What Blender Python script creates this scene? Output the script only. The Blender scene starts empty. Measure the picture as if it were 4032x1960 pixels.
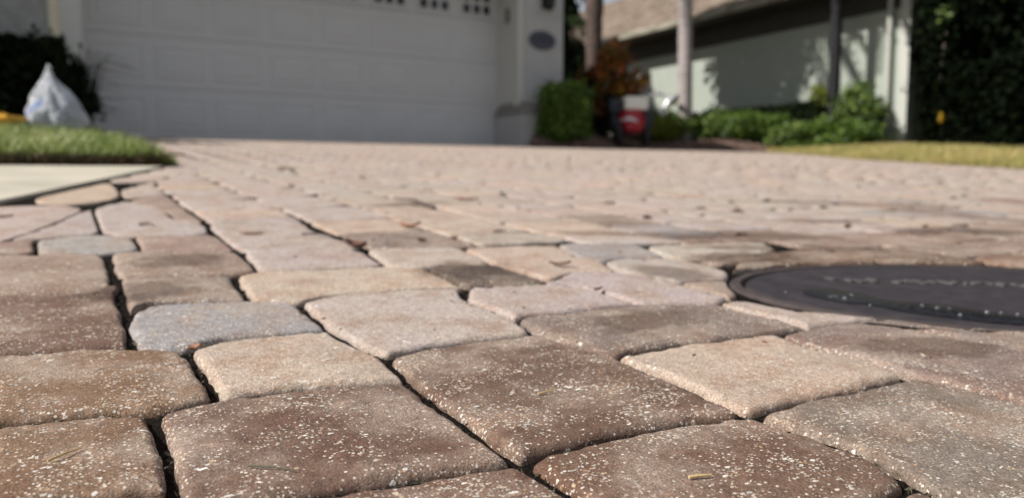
import bpy, bmesh, math, random
import numpy as np
from mathutils import Vector, noise as mnoise

sc = bpy.context.scene
R = math.radians

# ------------------------------------------------------------------ camera
PITCH = math.atan((980 - 697) / 3028.0)
YAW = R(29.9)
cam = bpy.data.cameras.new('camera')
cam.sensor_width = 36
cam.lens = 27.04
cam.clip_start = 0.02
cam.clip_end = 600
cam.dof.use_dof = True
cam.dof.focus_distance = 0.41
cam.dof.aperture_fstop = 7.2
camo = bpy.data.objects.new('camera', cam)
sc.collection.objects.link(camo)
camo.location = (0, 0, 0)
camo.rotation_euler = (R(90) - PITCH, 0, -YAW)
sc.camera = camo

# ------------------------------------------------------------------ daylight
SUN_EL = R(43)
w = bpy.data.worlds.new('World'); sc.world = w; w.use_nodes = True
nt = w.node_tree
sky = nt.nodes.new('ShaderNodeTexSky'); sky.sky_type = 'NISHITA'; sky.sun_disc = False
sky.sun_elevation = SUN_EL; sky.sun_rotation = R(-82); sky.dust_density = 4.0; sky.air_density = 1.0
# thin high cloud veil over the clear sky
tc = nt.nodes.new('ShaderNodeTexCoord'); cn = nt.nodes.new('ShaderNodeTexNoise'); cn.inputs['Scale'].default_value = 2.2; cn.inputs['Detail'].default_value = 5
nt.links.new(tc.outputs['Generated'], cn.inputs['Vector'])
cr = nt.nodes.new('ShaderNodeValToRGB'); cr.color_ramp.elements[0].position = 0.35; cr.color_ramp.elements[0].color = (.35, .35, .35, 1); cr.color_ramp.elements[1].position = 0.62; cr.color_ramp.elements[1].color = (.95, .95, .95, 1)
nt.links.new(cn.outputs['Fac'], cr.inputs[0])
cm = nt.nodes.new('ShaderNodeMix'); cm.data_type = 'RGBA'; nt.links.new(cr.outputs[0], cm.inputs[0]); nt.links.new(sky.outputs[0], cm.inputs[6]); cm.inputs[7].default_value = (8.0, 8.6, 9.6, 1)
nt.links.new(cm.outputs[2], nt.nodes['Background'].inputs[0])
nt.nodes['Background'].inputs[1].default_value = 0.05
sl = bpy.data.lights.new('sun', 'SUN'); sl.energy = 5.0; sl.angle = R(0.5); sl.color = (1.0, 0.955, 0.90)
so = bpy.data.objects.new('sun', sl); sc.collection.objects.link(so)
sundir = Vector((-math.cos(SUN_EL), 0.14, math.sin(SUN_EL))).normalized()
so.rotation_euler = sundir.to_track_quat('Z', 'Y').to_euler()
so.location = (-5, 0, 6)
sc.view_settings.view_transform = 'Standard'
sc.view_settings.look = 'None'
sc.view_settings.exposure = 0.2
sc.view_settings.gamma = 1

random.seed(7)
rng = np.random.default_rng(11)

# ------------------------------------------------------------------ helpers
C = sc.collection
def link(o, parent=None):
    C.objects.link(o)
    if parent is not None: o.parent = parent
    return o
def tag(o, label=None, cat=None, group=None, kind=None):
    if label: o['label'] = label
    if cat: o['category'] = cat
    if group: o['group'] = group
    if kind: o['kind'] = kind
    return o
def mesh(name, vs, fs, mat, parent=None, smooth=False):
    me = bpy.data.meshes.new(name)
    me.from_pydata([tuple(v) for v in vs], [], fs)
    if mat: me.materials.append(mat)
    if smooth: me.polygons.foreach_set('use_smooth', [True] * len(me.polygons))
    me.update()
    return link(bpy.data.objects.new(name, me), parent)
def empty(name, loc, rz=0):
    o = bpy.data.objects.new(name, None); C.objects.link(o); o.location = loc; o.rotation_euler = (0, 0, rz)
    o.empty_display_size = 0.1
    return o
def np_mesh(name, V, F, mat, parent=None, smooth=False, attr=None):
    """V (n,3), F (m,k) arrays"""
    me = bpy.data.meshes.new(name)
    n, (m, k) = len(V), F.shape
    me.vertices.add(n); me.vertices.foreach_set('co', np.ascontiguousarray(V, dtype=np.float32).ravel())
    me.loops.add(m * k); me.loops.foreach_set('vertex_index', np.ascontiguousarray(F, dtype=np.int32).ravel())
    me.polygons.add(m); me.polygons.foreach_set('loop_start', np.arange(0, m * k, k, dtype=np.int32))
    me.polygons.foreach_set('loop_total', np.full(m, k, dtype=np.int32))
    if smooth: me.polygons.foreach_set('use_smooth', np.ones(m, dtype=bool))
    if mat: me.materials.append(mat)
    me.update(calc_edges=True)
    if attr is not None:
        a = me.color_attributes.new('tint', 'FLOAT_COLOR', 'POINT')
        col = np.ones((n, 4), dtype=np.float32); col[:, :3] = attr
        a.data.foreach_set('color', col.ravel())
    return link(bpy.data.objects.new(name, me), parent)
class MB:
    def __init__(s): s.v = []; s.f = []
    def add(s, vs, fs):
        b = len(s.v); s.v += [tuple(v) for v in vs]; s.f += [tuple(b + i for i in f) for f in fs]; return s
    def box(s, x0, x1, y0, y1, z0, z1, bev=0.0):
        if bev <= 0:
            return s.add([(x0,y0,z0),(x1,y0,z0),(x1,y1,z0),(x0,y1,z0),(x0,y0,z1),(x1,y0,z1),(x1,y1,z1),(x0,y1,z1)],
                  [(0,3,2,1),(4,5,6,7),(0,1,5,4),(1,2,6,5),(2,3,7,6),(3,0,4,7)])
        bm = bmesh.new(); bmesh.ops.create_cube(bm, size=1)
        for v in bm.verts: v.co = Vector(((x0+x1)/2 + v.co.x*(x1-x0), (y0+y1)/2 + v.co.y*(y1-y0), (z0+z1)/2 + v.co.z*(z1-z0)))
        bmesh.ops.bevel(bm, geom=bm.edges[:], offset=bev, segments=2, affect='EDGES', profile=0.6)
        s.frombm(bm); return s
    def frombm(s, bm):
        bm.verts.ensure_lookup_table()
        for i, v in enumerate(bm.verts): v.index = i
        s.add([v.co[:] for v in bm.verts], [tuple(v.index for v in f.verts) for f in bm.faces]); bm.free(); return s
    def tube(s, pts, rad, n=8, caps=True):
        pts = [Vector(p) for p in pts]
        rads = rad if isinstance(rad, (list, tuple)) else [rad] * len(pts)
        rings = []
        up = Vector((0.13, 0.21, 0.97))
        for i, p in enumerate(pts):
            d = (pts[min(i+1, len(pts)-1)] - pts[max(i-1, 0)]).normalized()
            a = d.cross(up)
            if a.length < 1e-3: a = d.cross(Vector((1, 0, 0)))
            a.normalize(); b = d.cross(a)
            rings.append([p + (a*math.cos(t) + b*math.sin(t)) * rads[i] for t in [2*math.pi*k/n for k in range(n)]])
        vs = [v for r in rings for v in r]
        fs = [(i*n+k, i*n+(k+1)%n, (i+1)*n+(k+1)%n, (i+1)*n+k) for i in range(len(pts)-1) for k in range(n)]
        if caps: fs += [tuple(range(n-1, -1, -1)), tuple((len(pts)-1)*n + k for k in range(n))]
        return s.add(vs, fs)
    def lathe(s, prof, c, axis='z', n=20):
        vs = []; fs = []
        for r, h in prof:
            for k in range(n):
                t = 2*math.pi*k/n; a, b = r*math.cos(t), r*math.sin(t)
                if axis == 'z': vs.append((c[0]+a, c[1]+b, c[2]+h))
                elif axis == 'y': vs.append((c[0]+a, c[1]+h, c[2]+b))
                else: vs.append((c[0]+h, c[1]+a, c[2]+b))
        m = len(prof)
        fs = [(i*n+k, i*n+(k+1)%n, (i+1)*n+(k+1)%n, (i+1)*n+k) for i in range(m-1) for k in range(n)]
        return s.add(vs, fs)
    def build(s, name, mat, parent=None, smooth=False):
        return mesh(name, s.v, s.f, mat, parent, smooth)

# ------------------------------------------------------------------ materials
def mat_new(name):
    m = bpy.data.materials.new(name); m.use_nodes = True
    nt = m.node_tree; b = nt.nodes['Principled BSDF']
    return m, nt, b
def nd(nt, t, **kw):
    n = nt.nodes.new(t)
    for k, v in kw.items():
        if k in n.inputs.keys() if hasattr(n.inputs, 'keys') else False: n.inputs[k].default_value = v
        else: setattr(n, k, v)
    return n
def noise_tex(nt, vec, scale, detail=3, rough=0.55):
    n = nt.nodes.new('ShaderNodeTexNoise'); n.inputs['Scale'].default_value = scale
    n.inputs['Detail'].default_value = detail; n.inputs['Roughness'].default_value = rough
    if vec is not None: nt.links.new(vec, n.inputs['Vector'])
    return n
def ramp(nt, fac, stops):
    r = nt.nodes.new('ShaderNodeValToRGB'); nt.links.new(fac, r.inputs[0])
    e = r.color_ramp.elements
    while len(e) < len(stops): e.new(0.5)
    for i, (p, c) in enumerate(stops):
        e[i].position = p; e[i].color = (c, c, c, 1) if isinstance(c, (int, float)) else (*c, 1)
    return r
def mix(nt, fac, a, b, mode='MIX'):
    m = nt.nodes.new('ShaderNodeMix'); m.data_type = 'RGBA'; m.blend_type = mode
    for idx, x in ((0, fac), (6, a), (7, b)):
        if isinstance(x, bpy.types.NodeSocket): nt.links.new(x, m.inputs[idx])
        elif isinstance(x, (int, float)): m.inputs[idx].default_value = x if idx == 0 else (x, x, x, 1)
        else: m.inputs[idx].default_value = (*x, 1)
    return m.outputs[2]
def math_(nt, op, a, b=0.0, clamp=False):
    m = nt.nodes.new('ShaderNodeMath'); m.operation = op; m.use_clamp = clamp
    for i, x in enumerate((a, b)):
        if isinstance(x, bpy.types.NodeSocket): nt.links.new(x, m.inputs[i])
        else: m.inputs[i].default_value = x
    return m.outputs[0]
def pos(nt): return nt.nodes.new('ShaderNodeNewGeometry').outputs['Position']
def objc(nt): return nt.nodes.new('ShaderNodeTexCoord').outputs['Object']
def bump(nt, h, strength, dist, b, prev=None):
    n = nt.nodes.new('ShaderNodeBump'); n.inputs['Strength'].default_value = strength; n.inputs['Distance'].default_value = dist
    nt.links.new(h, n.inputs['Height'])
    if prev is not None: nt.links.new(prev, n.inputs['Normal'])
    nt.links.new(n.outputs[0], b.inputs['Normal']); return n.outputs[0]
def simple(name, col, rough=0.6, var=0.15, scale=20, metal=0.0, bstr=0.2, bdist=0.002, bscale=None, spec=0.5, detail=4):
    m, nt, b = mat_new(name)
    p = objc(nt)
    n = noise_tex(nt, p, scale, detail)
    r = ramp(nt, n.outputs['Fac'], [(0.25, tuple(c*(1-var) for c in col)), (0.75, tuple(min(1, c*(1+var)) for c in col))])
    nt.links.new(r.outputs[0], b.inputs['Base Color'])
    b.inputs['Roughness'].default_value = rough; b.inputs['Metallic'].default_value = metal
    b.inputs['Specular IOR Level'].default_value = spec
    if bstr > 0:
        n2 = noise_tex(nt, p, bscale or scale*4, 4); bump(nt, n2.outputs['Fac'], bstr, bdist, b)
    return m

STAINS = [(.84, .985, .16, .035, -.45), (1.02, .93, .13, .05, -.5), (.80, .76, .09, .035, -.2), (.95, .80, .14, .03, -.3), (.62, .70, .035, .06, 0), (.115, .96, .045, .05, .2), (.40, .80, .06, .05, 0), (1.5, .85, .16, .05, -.4), (1.35, 1.05, .12, .03, -.4), (.62, 1.55, .12, .03, .3), (1.75, 1.4, .2, .04, -.3), (.05, .80, .05, .04, 0), (.43, .52, .06, .03, .2), (.60, .36, .06, .03, -.3)]
def paver_material():
    m, nt, b = mat_new('tumbled_concrete_paver')
    P = pos(nt)
    at = nt.nodes.new('ShaderNodeAttribute'); at.attribute_name = 'tint'
    tint = at.outputs['Color']
    wash = nt.nodes.new('ShaderNodeAttribute'); wash.attribute_name = 'tint'
    # soft blotches: cement bloom and iron-brown zones inside one stone
    n1 = noise_tex(nt, P, 15, 3, 0.6)
    f1 = ramp(nt, n1.outputs['Fac'], [(0.44, 0.0), (0.62, 1.0)]).outputs[0]
    bloom = mix(nt, 0.62, tint, (0.36, 0.28, 0.222))
    c = mix(nt, f1, tint, bloom)
    mp = nt.nodes.new('ShaderNodeVectorMath'); mp.operation = 'ADD'; mp.inputs[1].default_value = (3.1, 7.7, 1.2)
    nt.links.new(P, mp.inputs[0])
    n2 = noise_tex(nt, mp.outputs[0], 24, 4, 0.65)
    f2 = ramp(nt, n2.outputs['Fac'], [(0.47, 0.0), (0.63, 1.0)]).outputs[0]
    rust = mix(nt, 1.0, c, (0.72, 0.52, 0.40), 'MULTIPLY')
    f2b = math_(nt, 'MULTIPLY', f2, 0.5)
    c = mix(nt, f2b, c, rust)
    # sand grain
    n3 = noise_tex(nt, P, 820, 3, 0.75)
    g = ramp(nt, n3.outputs['Fac'], [(0.30, 0.35), (0.46, 0.88), (0.60, 1.4), (0.70, 2.4)]).outputs[0]
    c = mix(nt, 0.85, c, g, 'MULTIPLY')
    n4 = noise_tex(nt, P, 170, 3, 0.7)
    g2 = ramp(nt, n4.outputs['Fac'], [(0.3, 0.78), (0.7, 1.22)]).outputs[0]
    c = mix(nt, 1.0, c, g2, 'MULTIPLY')
    # pale shell and aggregate chips, three sizes, each only some cells
    wob = noise_tex(nt, P, 300, 2)
    n4b = noise_tex(nt, P, 34, 2)
    def chips(c, scale, lo, keep, colr, sx=1.0, off=0.0):
        sep = nt.nodes.new('ShaderNodeMapping'); sep.inputs['Scale'].default_value = (1, sx, 1)
        sep.inputs['Rotation'].default_value = (0, 0, off); sep.inputs['Location'].default_value = (off, off*2, 0)
        nt.links.new(P, sep.inputs['Vector'])
        dist = nt.nodes.new('ShaderNodeVectorMath'); dist.operation = 'MULTIPLY_ADD'
        nt.links.new(wob.outputs['Color'], dist.inputs[0]); dist.inputs[1].default_value = (0.55/scale,)*3
        nt.links.new(sep.outputs[0], dist.inputs[2])
        v = nt.nodes.new('ShaderNodeTexVoronoi'); v.inputs['Scale'].default_value = scale; v.inputs['Randomness'].default_value = 1
        nt.links.new(dist.outputs[0], v.inputs['Vector'])
        sepc = nt.nodes.new('ShaderNodeSeparateColor'); nt.links.new(v.outputs['Color'], sepc.inputs[0])
        # size differs from cell to cell
        th = math_(nt, 'MULTIPLY', sepc.outputs[1], lo)
        inside = math_(nt, 'LESS_THAN', v.outputs['Distance'], th)
        patch = math_(nt, 'MULTIPLY', math_(nt, 'SUBTRACT', n4b.outputs['Fac'], 0.5), 2.4)
        sel = math_(nt, 'GREATER_THAN', math_(nt, 'ADD', sepc.outputs[0], patch), 1 - keep)
        f = math_(nt, 'MULTIPLY', inside, sel)
        colv = mix(nt, sepc.outputs[2], colr[0], colr[1])
        return mix(nt, f, c, colv), f
    shells = ((0.78, 0.74, 0.66), (0.36, 0.32, 0.28)); tan = ((0.52, 0.38, 0.24), (0.34, 0.20, 0.12))
    c, fa = chips(c, 560, 0.52, 0.48, ((0.74, 0.66, 0.55), (0.40, 0.34, 0.29)), 1.0, 0.0)
    c, fe = chips(c, 380, 0.50, 0.10, tan, 1.2, 0.9)
    c, fb = chips(c, 240, 0.40, 0.17, shells, 1.5, 0.4)
    c, fc = chips(c, 105, 0.24, 0.14, ((0.88, 0.85, 0.78), (0.68, 0.62, 0.55)), 1.7, 1.3)
    # damp, dirty stains of their own shape
    stain = None
    ns = noise_tex(nt, P, 22, 4, 0.7)
    for (cx, cy, rx, ry, a) in STAINS:
        mp_ = nt.nodes.new('ShaderNodeMapping'); mp_.vector_type = 'TEXTURE'
        mp_.inputs['Location'].default_value = (cx, cy, 0); mp_.inputs['Rotation'].default_value = (0, 0, a); mp_.inputs['Scale'].default_value = (rx, ry, 50)
        nt.links.new(P, mp_.inputs['Vector'])
        ln = nt.nodes.new('ShaderNodeVectorMath'); ln.operation = 'LENGTH'; nt.links.new(mp_.outputs[0], ln.inputs[0])
        f = math_(nt, 'SUBTRACT', 1.25, math_(nt, 'ADD', ln.outputs['Value'], math_(nt, 'MULTIPLY', math_(nt, 'SUBTRACT', ns.outputs['Fac'], 0.5), 2.2)))
        f = math_(nt, 'MULTIPLY', f, 2.0, True)
        stain = f if stain is None else math_(nt, 'MAXIMUM', stain, f)
    c = mix(nt, math_(nt, 'MULTIPLY', stain, 0.8), c, mix(nt, 1.0, c, (0.42, 0.36, 0.32), 'MULTIPLY'))
    nt.links.new(c, b.inputs['Base Color'])
    fs = math_(nt, 'ADD', math_(nt, 'ADD', fa, fb), math_(nt, 'MULTIPLY', fc, 2.0))
    rr = math_(nt, 'SUBTRACT', 0.78, math_(nt, 'MULTIPLY', fs, 0.16)); nt.links.new(rr, b.inputs['Roughness'])
    b.inputs['Specular IOR Level'].default_value = 0.45
    bn = bump(nt, n3.outputs['Fac'], 0.75, 0.0011, b)
    bn = bump(nt, n4.outputs['Fac'], 0.55, 0.0022, b, bn)
    bump(nt, fs, 0.6, 0.0006, b, bn)
    return m
M_PAVER = paver_material()
M_JOINT = simple('joint_soil', (0.012, 0.009, 0.0075), 1.0, 0.7, 260, bstr=1.0, bdist=0.004, bscale=420, spec=0.08)
M_CONC = simple('pale_concrete', (0.46, 0.42, 0.335), 0.85, 0.2, 4, bstr=0.4, bdist=0.001, bscale=300)
M_MULCH = simple('bark_mulch', (0.19, 0.125, 0.10), 0.95, 0.5, 30, bstr=1.0, bdist=0.02, bscale=60)
M_CHIP = simple('mulch_chip', (0.17, 0.105, 0.08), 0.9, 0.5, 12)
M_TURFSOIL = simple('turf_soil', (0.05, 0.055, 0.022), 0.95, 0.5, 40, bstr=0.8, bdist=0.01)
M_FAR = simple('far_ground', (0.10, 0.11, 0.05), 0.95, 0.4, 2)

def leaf_mat(name, cols, rough=0.5, trans=0.25, scale=9.0, spec=0.35):
    """per-leaf colour from a random-per-island value, mixed with patch noise"""
    m, nt, b = mat_new(name)
    g = nt.nodes.new('ShaderNodeNewGeometry')
    n = noise_tex(nt, g.outputs['Position'], scale, 2)
    v = math_(nt, 'ADD', math_(nt, 'MULTIPLY', g.outputs['Random Per Island'], 0.65), math_(nt, 'MULTIPLY', n.outputs['Fac'], 0.5))
    v = math_(nt, 'SUBTRACT', v, 0.06, True)
    k = len(cols)
    r = ramp(nt, v, [((i + 0.5) / k, c) for i, c in enumerate(cols)])
    nt.links.new(r.outputs[0], b.inputs['Base Color'])
    b.inputs['Roughness'].default_value = rough
    b.inputs['Specular IOR Level'].default_value = spec
    if trans > 0:
        t = nt.nodes.new('ShaderNodeBsdfTranslucent'); nt.links.new(r.outputs[0], t.inputs['Color'])
        ms = nt.nodes.new('ShaderNodeMixShader'); ms.inputs[0].default_value = trans
        out = nt.nodes['Material Output']
        nt.links.new(b.outputs[0], ms.inputs[1]); nt.links.new(t.outputs[0], ms.inputs[2]); nt.links.new(ms.outputs[0], out.inputs[0])
    return m
M_GRASS = leaf_mat('lawn_grass', [(0.05,0.09,0.018), (0.17,0.25,0.05), (0.33,0.39,0.13), (0.58,0.56,0.30)], 0.5, 0.3, 3)
M_GRASS_DRY = leaf_mat('sunburnt_grass', [(0.15,0.22,0.05), (0.36,0.36,0.11), (0.60,0.48,0.20), (0.66,0.52,0.26)], 0.6, 0.25, 1.3)
M_THATCH = leaf_mat('grass_thatch', [(0.03,0.022,0.012), (0.07,0.05,0.025), (0.13,0.09,0.05)], 0.8, 0.0)
M_LEAF_BALL = leaf_mat('light_green_leaf', [(0.03,0.06,0.012), (0.07,0.13,0.022), (0.13,0.22,0.035), (0.22,0.30,0.06)], 0.45, 0.3)
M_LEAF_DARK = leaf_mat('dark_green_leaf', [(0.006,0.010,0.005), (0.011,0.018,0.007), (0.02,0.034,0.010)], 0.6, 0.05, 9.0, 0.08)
M_LEAF_DEEP = leaf_mat('deep_shade_leaf', [(0.0025,0.004,0.0025), (0.004,0.007,0.0035), (0.008,0.013,0.005), (0.004,0.007,0.0035)], 0.8, 0.0, 9.0, 0.03)  # near-black base colour holds the shade these plants stand in
M_LEAF_MID = leaf_mat('mid_green_leaf', [(0.035,0.06,0.015), (0.08,0.14,0.03), (0.15,0.235,0.05), (0.24,0.30,0.075)], 0.5, 0.25)
M_LEAF_YEL = leaf_mat('yellow_green_leaf', [(0.06,0.09,0.012), (0.16,0.20,0.025), (0.30,0.33,0.04)], 0.5, 0.3)
M_LEAF_CROTON = leaf_mat('croton_leaf', [(0.012,0.02,0.008), (0.20,0.03,0.015), (0.05,0.09,0.015), (0.62,0.16,0.02), (0.03,0.05,0.012), (0.72,0.38,0.03)], 0.4, 0.2, 14)
M_LEAF_YELLOW = leaf_mat('golden_leaf', [(0.45,0.26,0.02), (0.6,0.42,0.04)], 0.4, 0.3)
M_FROND = leaf_mat('palm_frond_leaf', [(0.03,0.06,0.02), (0.07,0.12,0.04), (0.11,0.16,0.06)], 0.5, 0.25)

def trunk_mat(name, c1, c2, sc_, ring=True):
    m, nt, b = mat_new(name); p = objc(nt)
    mp = nt.nodes.new('ShaderNodeMapping'); mp.inputs['Scale'].default_value = (1, 1, 6 if ring else 0.5); nt.links.new(p, mp.inputs[0])
    n = noise_tex(nt, mp.outputs[0], sc_, 4)
    r = ramp(nt, n.outputs['Fac'], [(0.3, c1), (0.7, c2)]); nt.links.new(r.outputs[0], b.inputs['Base Color'])
    b.inputs['Roughness'].default_value = 0.85; bump(nt, n.outputs['Fac'], 0.6, 0.01, b); return m
M_TRUNK_GREY = trunk_mat('grey_palm_trunk', (0.28,0.24,0.23), (0.42,0.37,0.36), 5)
M_TRUNK_SHAG = trunk_mat('shaggy_palm_trunk', (0.035,0.022,0.018), (0.16,0.11,0.09), 12)
M_TRUNK_DARK = trunk_mat('dark_trunk', (0.006,0.006,0.009), (0.014,0.013,0.017), 8, False)
M_TRUNK_PALE = trunk_mat('pale_stem', (0.34,0.25,0.22), (0.5,0.4,0.36), 10)

M_DOOR = simple('painted_door_steel', (0.60, 0.60, 0.605), 0.45, 0.02, 2, bstr=0.08, bdist=0.001, bscale=120)
M_TRIM = simple('painted_trim', (0.58, 0.58, 0.54), 0.6, 0.04, 3, bstr=0.1, bdist=0.001)
M_SUNSTRIP = simple('sunlit_strip', (0.70, 0.64, 0.49), 0.6, 0.05, 5)
M_STUCCO = simple('grey_stucco', (0.33, 0.33, 0.315), 0.9, 0.22, 9, bstr=0.9, bdist=0.012, bscale=38)
M_PILLAR = simple('painted_pillar_stucco', (0.46, 0.46, 0.46), 0.85, 0.06, 6, bstr=0.4, bdist=0.004, bscale=70)
M_LEDGE = simple('grey_brown_ledge', (0.22, 0.20, 0.185), 0.8, 0.1, 12)
M_GLASSD = simple('dark_window_pane', (0.012, 0.013, 0.015), 0.12, 0.1, 4, bstr=0)
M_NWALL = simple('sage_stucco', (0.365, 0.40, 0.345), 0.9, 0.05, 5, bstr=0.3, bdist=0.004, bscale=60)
M_NFRONT = simple('shaded_grey_wall', (0.19, 0.19, 0.175), 0.9, 0.08, 5)  # shade of the front wall put into its darker base colour
M_NTRIM = simple('white_corner_trim', (0.50, 0.51, 0.46), 0.6, 0.04, 5)
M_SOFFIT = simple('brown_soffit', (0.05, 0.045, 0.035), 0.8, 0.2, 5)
M_GUTTER = simple('weathered_gutter', (0.30, 0.28, 0.22), 0.6, 0.25, 4)
M_SHINGLE = leaf_mat('tan_shingle', [(0.13,0.10,0.078), (0.20,0.155,0.12), (0.27,0.215,0.165)], 0.9, 0.0, 1.5)
M_BLACK = simple('black_metal', (0.008, 0.008, 0.009), 0.4, 0.2, 20, bstr=0)
M_PLAQUE = simple('slate_blue_plaque', (0.075, 0.078, 0.11), 0.5, 0.15, 30)
M_DIGIT = simple('plaque_digit', (0.035, 0.036, 0.055), 0.5, 0.1, 30, bstr=0)
M_RED = simple('red_enamel', (0.33, 0.008, 0.024), 0.35, 0.12, 8, bstr=0)
M_WHITEP = simple('white_plastic', (0.85, 0.83, 0.76), 0.45, 0.04, 8, bstr=0)
M_RUBBER = simple('black_rubber', (0.012, 0.012, 0.013), 0.75, 0.2, 30)
M_NAVY = simple('navy_vinyl', (0.014, 0.015, 0.028), 0.5, 0.2, 10)
M_CHROME = simple('brushed_metal', (0.72, 0.72, 0.74), 0.32, 0.05, 20, metal=0.35, bstr=0)
M_YEL = simple('yellow_plastic', (0.75, 0.38, 0.01), 0.4, 0.08, 8, bstr=0)
M_IRON = simple('dark_lid_polymer', (0.034, 0.028, 0.031), 0.6, 0.45, 45, bstr=0.8, bdist=0.0014, bscale=260, spec=0.3)
M_IRON2 = simple('brown_lid_rim', (0.050, 0.036, 0.033), 0.75, 0.3, 50, bstr=0.8, bdist=0.0015, bscale=260)
M_WORN = simple('worn_raised_letter', (0.10, 0.09, 0.09), 0.5, 0.35, 90, bstr=0.4, bdist=0.001, bscale=300)
M_WET = simple('wet_black_grit', (0.004, 0.003, 0.004), 0.18, 0.3, 90, bstr=0.9, bdist=0.004, bscale=130, spec=0.9)

# ------------------------------------------------------------------ terrain functions
SL = 0.0656
def Pz(v): return min(SL * v - 0.16, 0.388)
def ray(x, y):
    a = (x - 2016) / 3028.0; b = -(y - 980) / 3028.0
    f = math.cos(PITCH) + b * math.sin(PITCH); z = -math.sin(PITCH) + b * math.cos(PITCH)
    return (a*math.cos(YAW) + f*math.sin(YAW), -a*math.sin(YAW) + f*math.cos(YAW), z)
def gnd(x, y):
    """image pixel -> point where its view ray meets the driveway plane (metres)"""
    u, v, z = ray(x, y); t = 0.16 / (SL*v - z); return (u*t, v*t)
def nz(x, y, z=0.0): return mnoise.noise(Vector((x, y, z)))

# ------------------------------------------------------------------ ground to the horizon
gm = MB()
xs = [-250,-60,-20,-9,-6,-3,-1.5,0,1.5,3,4.5,6,7.5,9,11,14,20,60,250]
ys = [-250,-60,-20,-5,-1,0,1,2,3,4,5,6,7,8,8.9,12,20,60,250]
vs = []
for y in ys:
    for x in xs:
        z = Pz(max(y, -1.0)) - 0.16
        vs.append((x, y, z))
fs = [(j*len(xs)+i, j*len(xs)+i+1, (j+1)*len(xs)+i+1, (j+1)*len(xs)+i) for j in range(len(ys)-1) for i in range(len(xs)-1)]
g = mesh('ground', vs, fs, M_FAR); tag(g, kind='structure')

# driveway: bedding between the pavers, then the pavers as parts
def strip_sheet(name, edge, outw, widths, rise, mat, sub=12):
    """sheet that starts on a polyline and runs outward; rise(d) added to the driveway plane"""
    pts = []
    for i in range(len(edge)-1):
        for k in range(sub): 
            t = k/sub; pts.append((edge[i][0]*(1-t)+edge[i+1][0]*t, edge[i][1]*(1-t)+edge[i+1][1]*t))
    pts.append(edge[-1])
    vs = []; n = len(widths)
    for (x, y) in pts:
        for d in widths:
            X, Y = x + outw[0]*d, y + outw[1]*d
            vs.append((X, Y, Pz(Y) + rise(d, X, Y)))
    fs = [(i*n+j, i*n+j+1, (i+1)*n+j+1, (i+1)*n+j) for i in range(len(pts)-1) for j in range(n-1)]
    return mesh(name, vs, fs, mat, smooth=True)
def bedz(u, v):
    d = max(0.0030, 0.0048-0.0025*max(0, v-0.7))
    return Pz(v) - d - 0.0022*(nz(u*40, v*40) + 0.6) - 0.0012*nz(u*130, v*130)
bx = np.concatenate([np.arange(-1.5, -0.2, 0.05), np.arange(-0.2, 0.9, 0.005), np.arange(0.9, 1.6, 0.02), np.arange(1.6, 9.4, 0.25)])
by = np.concatenate([np.arange(-0.8, 0.1, 0.05), np.arange(0.1, 0.9, 0.005), np.arange(0.9, 1.6, 0.02), np.arange(1.6, 8.96, 0.23), [8.97]])
V = np.array([(x, y, bedz(x, y)) for y in by for x in bx])
nx = len(bx); I = np.arange(len(by)-1)[:, None]*nx + np.arange(nx-1)[None, :]
F = np.stack([I, I+1, I+nx+1, I+nx], -1).reshape(-1, 4)
driveway = np_mesh('driveway', V, F, M_JOINT, smooth=True); tag(driveway, kind='structure')

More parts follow.
